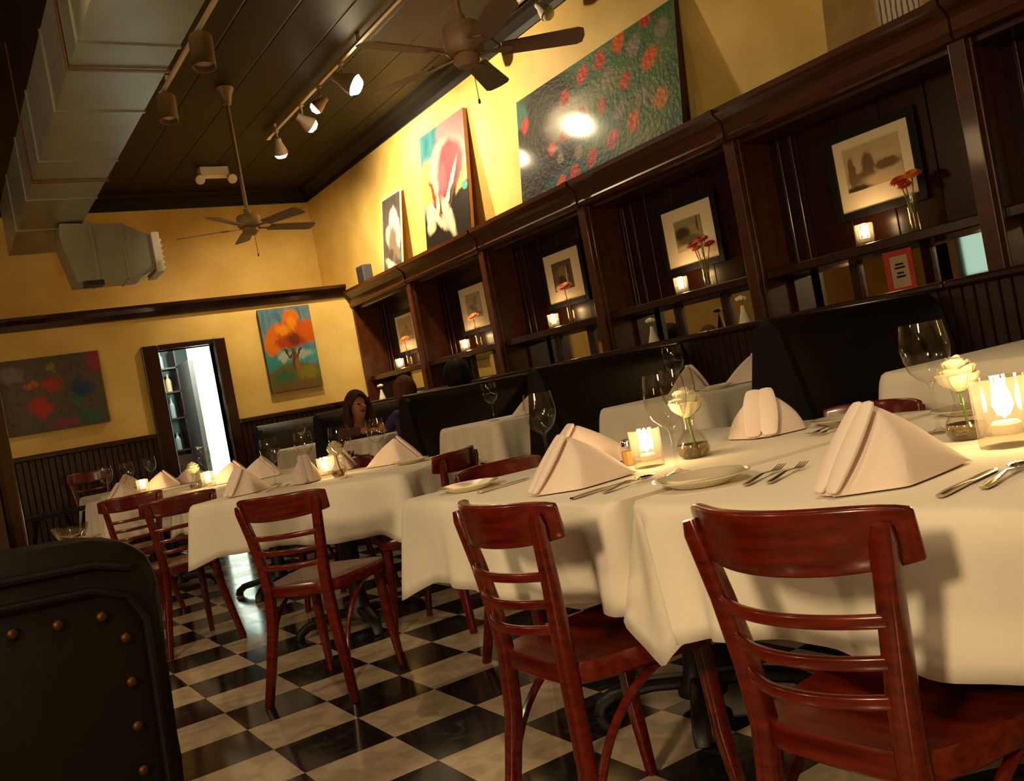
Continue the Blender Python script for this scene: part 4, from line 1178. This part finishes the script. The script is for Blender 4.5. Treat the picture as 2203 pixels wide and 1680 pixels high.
tag(npo, 'napkin', 'napkin', 'folded napkins')
def napkin(x, y, rz, label, z=ZT, s=1.0):
    o = place(npo, (x, y, z + .003), rz, label)
    o.scale = (s, s, s)
    return o
bm = B(); lathe(bm, [(0, .004), (.05, .004), (.055, .001), (.058, .003), (.085, .014), (.095, .017), (.096, .019), (.084, .018), (.056, .008), (0, .007)], 36)
plp = tag(obj('bread_plate', bm, 'china', None, 40), 'plate', 'plate', 'bread plates')
def plate(x, y, label, z=ZT, s=1.0):
    o = place(plp, (x, y, z + .002), 0, label); o.scale = (s, s, s); return o
def flat_proto(kind):
    bm = B()
    # lies along +x, handle end at 0
    def bar(pts, secs):
        sweep(bm, pts, secs, (0, 1, 0))
    if kind == 'fork':
        bar([(0, 0, .004), (.02, 0, .005), (.09, 0, .010), (.125, 0, .008), (.14, 0, .006)], [rrect(.012, .003), rrect(.016, .003), rrect(.008, .003), rrect(.007, .003), rrect(.02, .0025)])
        for k in range(4):
            yy = -.0085 + k * .00567
            bar([(.138, yy * .9, .006), (.16, yy, .005), (.195, yy, .012)], [rrect(.0036, .0022), rrect(.0034, .0022), rrect(.0018, .0015)])
    elif kind == 'knife':
        bar([(0, 0, .004), (.03, 0, .005), (.10, 0, .005), (.11, 0, .005), (.20, 0, .004), (.225, .004, .003)], [rrect(.012, .005), rrect(.015, .006), rrect(.011, .005), rrect(.016, .002), rrect(.017, .0016), rrect(.004, .0014)])
    else:
        bar([(0, 0, .004), (.02, 0, .005), (.09, 0, .012), (.13, 0, .008)], [rrect(.012, .003), rrect(.016, .003), rrect(.007, .003), rrect(.008, .003)])
        def f(u, v):
            a = 2 * PI * u; r = v
            x = .158 + .032 * r * math.cos(a); y = .0215 * r * math.sin(a)
            return (x, y, .004 + .0075 * r * r + .0)
        grid(bm, 18, 5, f, True)
    o = obj(kind, bm, 'silver', None, 40, mods=[('SOLIDIFY', dict(thickness=.0012, offset=0))] if kind == 'spoon' else ())
    return tag(o, kind, kind, 'silver cutlery')
FK, KN, SP = flat_proto('fork'), flat_proto('knife'), flat_proto('spoon')
def cut(p, x, y, rz, label, z=ZT):
    return place(p, (x, y, z + .002), rz, label)
def vase_rose(x, y, label, z=ZT, s=1.0, lean=(0, 0)):
    t = thing('rose_vase', label, 'vase', (x, y, z + .001), 0, 'bulb vases with white roses')
    t.scale = (s, s, s)
    bm = B(); lathe(bm, [(0, .001), (.030, .001), (.040, .012), (.043, .026), (.036, .045), (.020, .066), (.0145, .085), (.018, .108), (.024, .118)], 28); obj('bulb', bm, 'wine_glass', t, True)
    bm = B(); lathe(bm, [(0, .003), (.028, .003), (.038, .013), (.0405, .026), (.0385, .036), (0, .036)], 24); obj('water', bm, 'water', t, 60)
    lx, ly = lean
    bm = B(); tube(bm, [(.012, 0, .006), (.004, 0, .06), (0, 0, .09), (lx, ly, .110)], .0032, 7); st = obj('stem', bm, 'stem_green', t, True)
    bm = B()
    rn = random.Random(5)
    for ringk, (rr, n, top) in enumerate(((.008, 3, .076), (.016, 4, .075), (.024, 5, .069), (.032, 6, .060), (.038, 6, .046))):
        for k in range(n):
            a0 = 2 * PI * (k + ringk * .43) / n + rn.uniform(-.15, .15)
            span = 2 * PI / n * 1.35
            hk = top * rn.uniform(.94, 1.04)
            def f(u, v):
                a = a0 + (u - .5) * span
                w_ = (2 * u - 1) ** 2
                # cup: narrow at the calyx, full at mid height, lip rolled outward
                rad = rr * (.22 + .80 * math.sin(min(1.0, v * 1.25) * PI * .55)) - rr * .22 * max(0, v - .6) * (1 if ringk < 3 else .2)
                rad += (.005 if ringk > 1 else .003) * max(0, v - .72) * 3.2 + .0035 * w_ * v
                zz = hk * (v - .10 * w_ * v) - (.006 * max(0, v - .85) * 6 if ringk > 2 else 0)
                return (lx + rad * math.cos(a), ly + rad * math.sin(a), .104 + zz)
            grid(bm, 7, 8, f)
    obj('rose', bm, 'rose_white', st, True)
    bm = B(); lathe(bm, [(0, .100), (.008, .102), (.011, .108), (0, .109)], 10, (lx, ly, 0)); obj('calyx', bm, 'stem_green', st, True)
    return t
def shaker(x, y, label, z=ZT):
    t = thing('spice_shaker', label, 'shaker', (x, y, z + .001), 0)
    bm = B(); lathe(bm, [(0, 0), (.019, 0), (.020, .004), (.019, .052), (.015, .058)], 8); obj('glass_body', bm, 'tumbler_glass', t)
    bm = B(); lathe(bm, [(0, .003), (.0175, .003), (.0175, .042), (0, .042)], 8); obj('spice', bm, 'spice', t)
    bm = B(); lathe(bm, [(.016, .056), (.0165, .066), (.013, .075), (0, .078)], 16); obj('cap', bm, 'chrome', t, 40)
tc = candle_proto('table_candle', .043, .105, 'lit table candle', 1.6, 'candles on the tables', ribs=12)
def tcandle(x, y, label, z=ZT, s=1.0):
    o = place(tc, (x, y, z + .001), .3, label); o.scale = (s, s, s); return o

# ---- near table (left cloth)
glass(1.70, 2.54, 'wine glass left of the near napkin, standing alone')
glass(1.534, 1.736, 'wine glass in front of the candle at the centre of near table')
glass(1.93, 2.12, 'wine glass half hidden behind the centre wine glass')
napkin(1.27, 1.985, -.18, 'folded napkin beside the left wine glass on near table')
o_ = napkin(1.56, 2.36, -.35, 'folded napkin partly hidden behind the left front napkin')
o_.scale = (1.05, 1.3, 1.0)
tcandle(1.655, 1.985, 'lit candle in ribbed glass at the centre of the near table')
shaker(1.69, 2.115, 'small shaker of tan spice left of the near centre candle')
vase_rose(1.775, 1.93, 'bulb vase with white rose behind the centre wine glass', s=1.1)
plate(1.36, 2.49, 'cream plate near the left corner of near table')
cut(KN, 1.30, 2.33, .25, 'butter knife beside the cream plate in the left corner')
cut(SP, 1.30, 1.742, .18, 'spoon lying right of the left front napkin')
cut(KN, 1.235, 1.78, .18, 'knife lying right of the left front napkin')
plate(1.40, 1.515, 'cream plate between the two near chairs', s=1.12)
cut(FK, 1.37, 1.36, .32, 'fork beside the middle plate, outer of the pair')
cut(FK, 1.39, 1.315, .32, 'fork beside the middle plate, inner of the pair')
# ---- right cloth
napkin(1.27, 1.07, -.20, 'large folded napkin in front of nearest chair', s=1.05)
glass(1.96, 1.305, 'wine glass left of the white rose on right table', s=1.03)
vase_rose(1.845, 1.165, 'bulb vase with white rose beside the brightest candle', s=1.0)
tcandle(1.745, 1.02, 'brightest lit candle, in ribbed glass at the right edge', s=1.28)
cut(SP, 1.33, .83, .15, 'spoon at the right edge before the brightest candle')
cut(KN, 1.27, .865, .15, 'knife at the right edge before the brightest candle')
o_ = napkin(2.06, 1.94, .62, 'folded napkin across the near table before the black booth')
o_.scale = (1.1, 1.55, 1.0)
plate(2.28, 1.82, 'cream plate right of the napkin across the near table')
cut(FK, 2.20, 1.74, 3.3, 'fork across the near table, outer of its pair')
cut(FK, 2.22, 1.78, 3.3, 'fork across the near table, inner of its pair')
plate(2.28, 1.42, 'cream plate behind the right wine glass')

# ---- middle slanted table
glass(1.52, 4.87, 'left wine glass of the left pair on middle table')
glass(1.76, 5.02, 'right wine glass of the left pair on middle table')
glass(1.66, 4.22, 'left wine glass of the right pair on middle table')
glass(2.06, 4.70, 'right wine glass of the right pair on middle table')
napkin(1.20, 4.62, .55, 'broad folded napkin behind the free-standing chair rail')
napkin(1.54, 4.42, 1.3, 'narrow folded napkin left of the middle table candle')
napkin(2.16, 4.42, 2.6, 'folded napkin at the right end of middle table')
napkin(1.98, 4.92, 3.6, 'folded napkin behind the middle table candle and rose')
tcandle(1.70, 4.58, 'lit candle in ribbed glass on the middle table')
vase_rose(1.72, 4.46, 'bulb vase with white rose right of the middle table candle')
plate(2.02, 4.25, 'cream plate at the right end of middle table')
cut(FK, 1.30, 4.50, .6, 'fork before the broad napkin on middle table, left one')
cut(FK, 1.33, 4.45, .6, 'fork before the broad napkin on middle table, right one')
# ---- third table
tcandle(1.50, 6.20, 'lit candle in ribbed glass on the third table back')
vase_rose(1.46, 6.38, 'bulb vase with white rose beside third table candle')
napkin(1.80, 6.25, 2.8, 'folded napkin right of the third table candle')
napkin(1.86, 5.85, 2.5, 'folded napkin on the third table behind the middle table napkin')
glass(1.12, 7.72, 'wine glass at the left edge of the fourth table')
glass(1.28, 7.75, 'wine glass second from left on the fourth table')
napkin(1.05, 7.30, 0.2, 'folded napkin at the left end of the fourth table', s=.85)
# ---- fourth table
tcandle(1.33, 7.50, 'lit candle in ribbed glass on the fourth table back')
napkin(1.62, 7.62, 2.9, 'folded napkin right of the fourth table candle')
napkin(1.84, 7.62, 2.6, 'folded napkin at the right edge of the fourth table')
glass(1.80, 7.45, 'wine glass behind the napkins of the fourth table')
# ---- farthest table
napkin(1.42, 9.2, .5, 'folded napkin on the farthest table by the wainscot')
glass(1.75, 9.3, 'wine glass on the farthest table by the wainscot')
# ---- booth tables
glass(3.32, 1.62, 'wine glass on the booth table at the right edge', ZB)
napkin(3.58, 1.62, 2.4, 'folded napkin on the booth table at the right edge', ZB)
plate(3.22, 1.50, 'plate under the glass on the right edge booth table', ZB)
glass(3.12, 3.42, 'wine glass at aisle end of booth table behind the near rose', ZB)
napkin(3.52, 3.66, 3.3, 'folded napkin on the left of the second booth table', ZB)
napkin(3.74, 3.36, 2.8, 'folded napkin beside the nearest booth back', ZB)
plate(3.32, 3.38, 'plate between the two napkins of the second booth table', ZB)
glass(3.60, 3.24, 'wine glass touching the edge of the nearest booth back', ZB)
glass(3.12, 5.20, 'small wine glass on the middle booth table', ZB)
napkin(3.50, 5.10, 3.0, 'folded napkin behind the left wine glass, on middle booth table', ZB)
glass(3.05, 8.70, 'wine glass on the last booth table at far back', ZB)
tn = thing('menu_card', 'white folded card standing on the diners table', 'card', (3.465, 7.0, ZB + .002), .2)
bm = B(); prism(bm, [(-.04, 0), (0, .10), (.04, 0), (.036, 0), (0, .092), (-.036, 0)], 'x', -.065, .065); obj('folded_sheet', bm, 'white_ceramic', tn)

# ================================================================ diners in the far booth
def figure(name, label, joints, edges, mat_name, loc):
    me = bpy.data.meshes.new(name)
    idx = {k: i for i, k in enumerate(joints)}
    me.from_pydata([joints[k][0] for k in joints], [(idx[a], idx[b]) for a, b in edges], [])
    me.materials.append(MATS[mat_name])
    o = bpy.data.objects.new(name, me); COL.objects.link(o); o.location = loc
    md = o.modifiers.new('skin', 'SKIN')
    md.use_smooth_shade = True
    me.skin_vertices[0].data  # layer made by the modifier
    for k, i in idx.items():
        r = joints[k][1]
        me.skin_vertices[0].data[i].radius = r if isinstance(r, tuple) else (r, r)
        me.skin_vertices[0].data[i].use_root = (k == 'pelvis' or i == 0)
    s = o.modifiers.new('subsurf', 'SUBSURF'); s.levels = 2; s.render_levels = 2
    return o
def head(parent, c, f, r, hair, long_hair, skin='skin'):
    """c centre, f facing angle about z (0 = towards -y), r head half-height; face features and hair as children"""
    R = Matrix.Rotation(f, 4, 'Z')
    def tr(bm):
        bmesh.ops.transform(bm, matrix=R, verts=bm.verts); bmesh.ops.translate(bm, verts=bm.verts, vec=c)
    # ears, nose, mouth, eyes
    bm = B()
    sweep(bm, [(0, -r * .80, r * .12), (0, -r * .98, -r * .16), (0, -r * .80, -r * .24)], [circ(r * .07, 8), circ(r * .13, 8), circ(r * .08, 8)], (1, 0, 0)); tr(bm); obj('nose', bm, skin, parent, True)
    for s in (-1, 1):
        bm = B(); ellipsoid(bm, (s * r * .28, -r * .72, r * .06), (r * .11, r * .07, r * .06), 10, 6); tr(bm); obj('eye', bm, 'hair_black', parent, True)
        bm = B(); ellipsoid(bm, (s * r * .76, r * .04, -r * .02), (r * .07, r * .14, r * .22), 10, 6); tr(bm); obj('ear', bm, skin, parent, True)
    bm = B(); ellipsoid(bm, (0, -r * .76, -r * .46), (r * .24, r * .06, r * .06), 10, 6); tr(bm); obj('mouth', bm, 'top_maroon', parent, True)
    bm = B()
    def cap(u, v):
        a = 2 * PI * u
        front = math.cos(a + PI / 2)      # 1 at the face side (-y is a = -pi/2)
        lim = (.40 if not long_hair else .26) + (.42 if not long_hair else .46) * (1 - max(0, -math.sin(a))) 
        b_ = PI * .5 - v * PI * lim
        w = 1.07 + .025 * math.sin(9 * a + 5 * v) + .02 * math.sin(17 * a + 3)
        return (r * .80 * w * math.cos(b_) * math.cos(a), r * .90 * w * math.cos(b_) * math.sin(a) + r * .05, r * 1.04 * w * math.sin(b_))
    grid(bm, 28, 12, cap, True)
    tr(bm); h = obj('hair', bm, hair, parent, True, mods=[('SOLIDIFY', dict(thickness=r * .12, offset=0))])
    if long_hair:
        for s in (-1, 1):
            bm = B()
            sweep(bm, [(s * r * .62, r * .05, r * .75), (s * r * .92, r * .02, r * .1), (s * r * 1.0, r * .05, -r * .8), (s * r * 1.05, -r * .05, -r * 1.5), (s * r * .9, -r * .1, -r * 2.0)],
                  [circ(r * .10, 10, 2.4), circ(r * .15, 10, 2.6), circ(r * .26, 10, 2.0), circ(r * .28, 10, 1.5), circ(r * .08, 10, 1.2)], (1, 0, 0)); tr(bm); obj('hair_lock', bm, hair, h, True)
def person(label, x, y, face, hz, hair, long_hair, shirt, head_r=.115, lean=0.0, skinm='skin'):
    """seated; local frame faces -y (rotated by face); body = one skin from pelvis to head, arms and legs; clothes as child"""
    seat = .555
    nk = hz - head_r * 1.25
    b = {'pelvis': ((0, .10, seat + .06), (.16, .11)), 'waist': ((0, .09, seat + .22), (.13, .09)), 'chest': ((0, .06, nk - .16), (.155, .10)), 'neckbase': ((0, .03, nk - .02), (.075, .06)),
         'neck': ((0, .01, nk + .02), .048), 'jaw': ((0, -.025, hz - head_r * .55), (head_r * .55, head_r * .62)), 'skull': ((0, -.01, hz + head_r * .12), (head_r * .76, head_r * .88)), 'crown': ((0, .0, hz + head_r * .75), (head_r * .5, head_r * .55))}
    e = [('pelvis', 'waist'), ('waist', 'chest'), ('chest', 'neckbase'), ('neckbase', 'neck'), ('neck', 'jaw'), ('jaw', 'skull'), ('skull', 'crown')]
    for s, n in ((-1, 'l'), (1, 'r')):
        b['sh' + n] = ((s * .145, .05, nk - .075), .048); b['el' + n] = ((s * .16, -.06, .905), .036); b['wr' + n] = ((s * .06, -.24, .90), .025)
        b['hip' + n] = ((s * .09, .05, seat + .02), .080); b['kn' + n] = ((s * .10, -.33, seat + .02), .058); b['an' + n] = ((s * .10, -.20, .20), .040); b['to' + n] = ((s * .10, -.31, .14), .032)
        e += [('chest', 'sh' + n), ('sh' + n, 'el' + n), ('el' + n, 'wr' + n), ('pelvis', 'hip' + n), ('hip' + n, 'kn' + n), ('kn' + n, 'an' + n), ('an' + n, 'to' + n)]
    o = figure('person', label, b, e, skinm, (x, y, 0))
    o.rotation_euler = (0, 0, face)
    tag(o, label, 'person')
    # garment over torso and upper arms, slightly larger than the body
    def grow(q, k):
        return tuple(v + k for v in q) if isinstance(q, tuple) else q + k
    g = {k: (b[k][0], grow(b[k][1], .022 if k in ('pelvis', 'waist') else .014)) for k in ('pelvis', 'waist', 'chest', 'shl', 'ell', 'shr', 'elr')}
    g['hem'] = ((0, .10, seat - .005), (.160, .118))
    g['collar'] = ((0, .035, nk - .04), (.085, .07))
    for n in 'lr':
        a_, c_ = Vector(b['el' + n][0]), Vector(b['wr' + n][0])
        g['cuff' + n] = (tuple(a_.lerp(c_, .75)), .040)
    go = figure('shirt', label, g, [('hem', 'pelvis'), ('pelvis', 'waist'), ('waist', 'chest'), ('chest', 'collar'), ('chest', 'shl'), ('shl', 'ell'), ('chest', 'shr'), ('shr', 'elr'), ('ell', 'cuffl'), ('elr', 'cuffr')], shirt, (0, 0, 0))
    go.parent = o
    tr_ = {k: (b[k][0], grow(b[k][1], .012)) for k in ('pelvis', 'hipl', 'knl', 'anl', 'hipr', 'knr', 'anr')}
    to = figure('trousers', label, tr_, [('pelvis', 'hipl'), ('hipl', 'knl'), ('knl', 'anl'), ('pelvis', 'hipr'), ('hipr', 'knr'), ('knr', 'anr')], 'shirt_black', (0, 0, 0)); to.parent = o
    # hands with five fingers resting on the table
    for s, n in ((-1, 'l'), (1, 'r')):
        w = Vector(b['wr' + n][0])
        d = Vector((-s * .35, -1, -.15)).normalized(); sd = Vector((1, 0, 0)) - d * d.x; sd.normalize()
        hb = {'wrist': (tuple(w), .026), 'palm': (tuple(w + d * .05), (.036, .018))}
        he = [('wrist', 'palm')]
        for k, (off, ln) in enumerate(((-.027, .055), (-.009, .068), (.009, .064), (.027, .05))):
            k0 = w + d * .085 + sd * off; k1 = k0 + d * ln * .55; k2 = k1 + (d * .7 + Vector((0, 0, -.7))) * ln * .45
            for nm, p, rr in (('a', k0, .0095), ('b', k1, .0085), ('c', k2, .007)):
                hb['f%d%s' % (k, nm)] = (tuple(p), rr)
            he += [('palm', 'f%da' % k), ('f%da' % k, 'f%db' % k), ('f%db' % k, 'f%dc' % k)]
        t0 = w + d * .03 - sd * s * .032; t1 = t0 + d * .035 - sd * s * .018
        hb['t0'] = (tuple(t0), .012); hb['t1'] = (tuple(t1), .009); he += [('palm', 't0'), ('t0', 't1')]
        h_ = figure('hand', label, hb, he, skinm, (0, 0, 0)); h_.parent = o
    head(o, (0, -.01, hz), 0, head_r, hair, long_hair, skinm)
    return o
person('woman with long brown hair in a dark red top facing us in the far booth', 3.17, 7.53, 0.12, 1.125, 'hair_brown', True, 'top_maroon', .118)
person('person with short auburn hair in purple seen from behind over the booth', 3.22, 6.63, PI, 1.17, 'hair_auburn', False, 'shirt_purple', .10)
person('person with thick black hair seen from behind over the middle booth back', 3.71, 6.63, PI, 1.22, 'hair_black', False, 'shirt_black', .122)

# ================================================================ left foreground and aisle
bq = thing('club_chair_back', 'black leather chair back with brass nails in the dark left foreground', 'chair', (-.62, 1.95, .045), 0)
def bpan(u, v):
    x = .0 + .95 * u
    z = .10 + .75 * v
    bulge = .03 * math.sin(PI * u) * math.sin(PI * v)
    return (x, -.02 - bulge, z)
# rounded shell: outline seen from the camera side, extruded backwards
ol = [(0, 0.05), (0.93, 0.05), (0.945, .40), (0.965, .74), (0.955, .80), (0.915, .838), (0.85, .853), (0.5, .872), (0.0, .885)]
bm = B(); prism(bm, ol, 'y', 0.0, .16)
bmesh.ops.bevel(bm, geom=[e for e in bm.edges], offset=.022, segments=3, affect='EDGES', profile=.5)
obj('padded_shell', bm, 'dark_leather', bq, 50)
bm = B(); tube(bm, [(-.0, -.012, .79), (.5, -.014, .775), (.84, -.014, .760), (.90, -.012, .735), (.925, -.012, .68), (.915, -.012, .40), (.905, -.012, .08)], .008, 8, (0, 1, 0)); obj('piping', bm, 'dark_leather', bq, True)
bm = B(); tube(bm, [(0, -.004, .835), (.5, -.006, .822), (.85, -.006, .806), (.915, -.004, .785)], .009, 8, (0, 1, 0)); obj('top_piping', bm, 'dark_leather', bq, True)
nail_pts = [(.40 + .075 * k, .742 - .006 * k) for k in range(7)] + [(.885 - .004 * k, .655 - .085 * k) for k in range(7)]
for (x, z) in nail_pts:
    bm = B(); ellipsoid(bm, (x, -.006, z), (.011, .008, .011), 12, 6); obj('brass_nail', bm, 'brass_nail', bq, True)
bm = B(); box(bm, .02, .90, .16, .66, .25, .42, .04, 3); obj('seat_cushion', bm, 'dark_leather', bq, 50)
for (x, y) in ((.06, .05), (.88, .05), (.06, .6), (.88, .6)):
    bm = B(); sweep(bm, [(x, y, .26), (x, y, 0)], [rrect(.05, .05), rrect(.035, .035)]); obj('leg', bm, 'dark_wood', bq)

po = thing('wooden_post', 'brown wooden post at the left edge behind the leather chair', 'post', (.08, 2.75, 0))
bm = B(); box(bm, -.10, .06, -.05, .05, 0, ZC); obj('shaft', bm, 'dark_wood', po)
bm = B(); box(bm, .06, .105, -.03, .03, 0, ZC, .006); obj('edge_batten', bm, 'cabinet_wood', po)
bm = B(); box(bm, -.13, .13, -.08, .08, 0, .15, .01); obj('plinth', bm, 'dark_wood', po)

# folding tray stand with a black tray, and a plate-laden service stand nearer
ts = thing('tray_stand', 'black folding tray stand with straps by the far left tables', 'stand', (.80, 8.85, 0), .3)
for s in (-1, 1):
    for k in (-1, 1):
        bm = B(); sweep(bm, [(k * .22, s * .02 - .2, 0), (k * .22, s * .02 + .2, .66)] if s > 0 else [(k * .20, .2, 0), (k * .20, -.2, .66)], rrect(.03, .02), (1, 0, 0)); obj('leg', bm, 'black_paint', ts)
for s in (-.12, .12):
    bm = B(); box(bm, s - .02, s + .02, -.21, .21, .655, .662); obj('strap', bm, 'black_plastic', ts)
tr = obj('serving_tray', B(), 'black_plastic'); bpy.data.objects.remove(tr)
bm = B(); lathe(bm, [(0, 0), (.30, 0), (.33, .025), (.335, .025), (.305, -.006), (0, -.006)], 32); bmesh.ops.scale(bm, vec=(1, .78, 1), verts=bm.verts)
tag(obj('serving_tray', bm, 'black_plastic', None, 40, loc=(.80, 8.85, .672), rotz=.3), 'oval black serving tray on the folding stand', 'tray')
sv = thing('service_table', 'small wooden service stand beside the black leather chair', 'table', (.52, 4.95, 0))
bm = B(); box(bm, -.17, .17, -.22, .22, .60, .63, .006); obj('top', bm, 'dark_wood', sv)
for sx in (-1, 1):
    for sy in (-1, 1):
        bm = B(); box(bm, sx * .14 - .018, sx * .14 + .018, sy * .19 - .018, sy * .19 + .018, 0, .60); obj('leg', bm, 'dark_wood', sv)
for k in range(4):
    o = obj('dinner_plate', None or (lambda bm: (lathe(bm, [(0, .004), (.07, .004), (.075, 0), (.08, .003), (.13, .014), (.132, .017), (.08, .009), (0, .008)], 32), bm)[1])(B()), 'china', None, 40, loc=(.52, 4.95, .632 + k * .017))
    tag(o, ['lowest plate of the stack on the service stand', 'second plate up of the stack on the service stand', 'third plate up of the stack on the service stand', 'top plate of the stack on the service stand'][k], 'plate', 'stacked plates')
tag(obj('glass_bowl', (lambda bm: (lathe(bm, [(0, 0), (.05, 0), (.07, .03), (.085, .07), (.08, .07), (.062, .03), (0, .008)], 24), bm)[1])(B()), 'tumbler_glass', None, 40, loc=(.52, 4.95, .632 + 4 * .017 + .0005)), 'clear glass bowl on top of the plate stack', 'bowl')
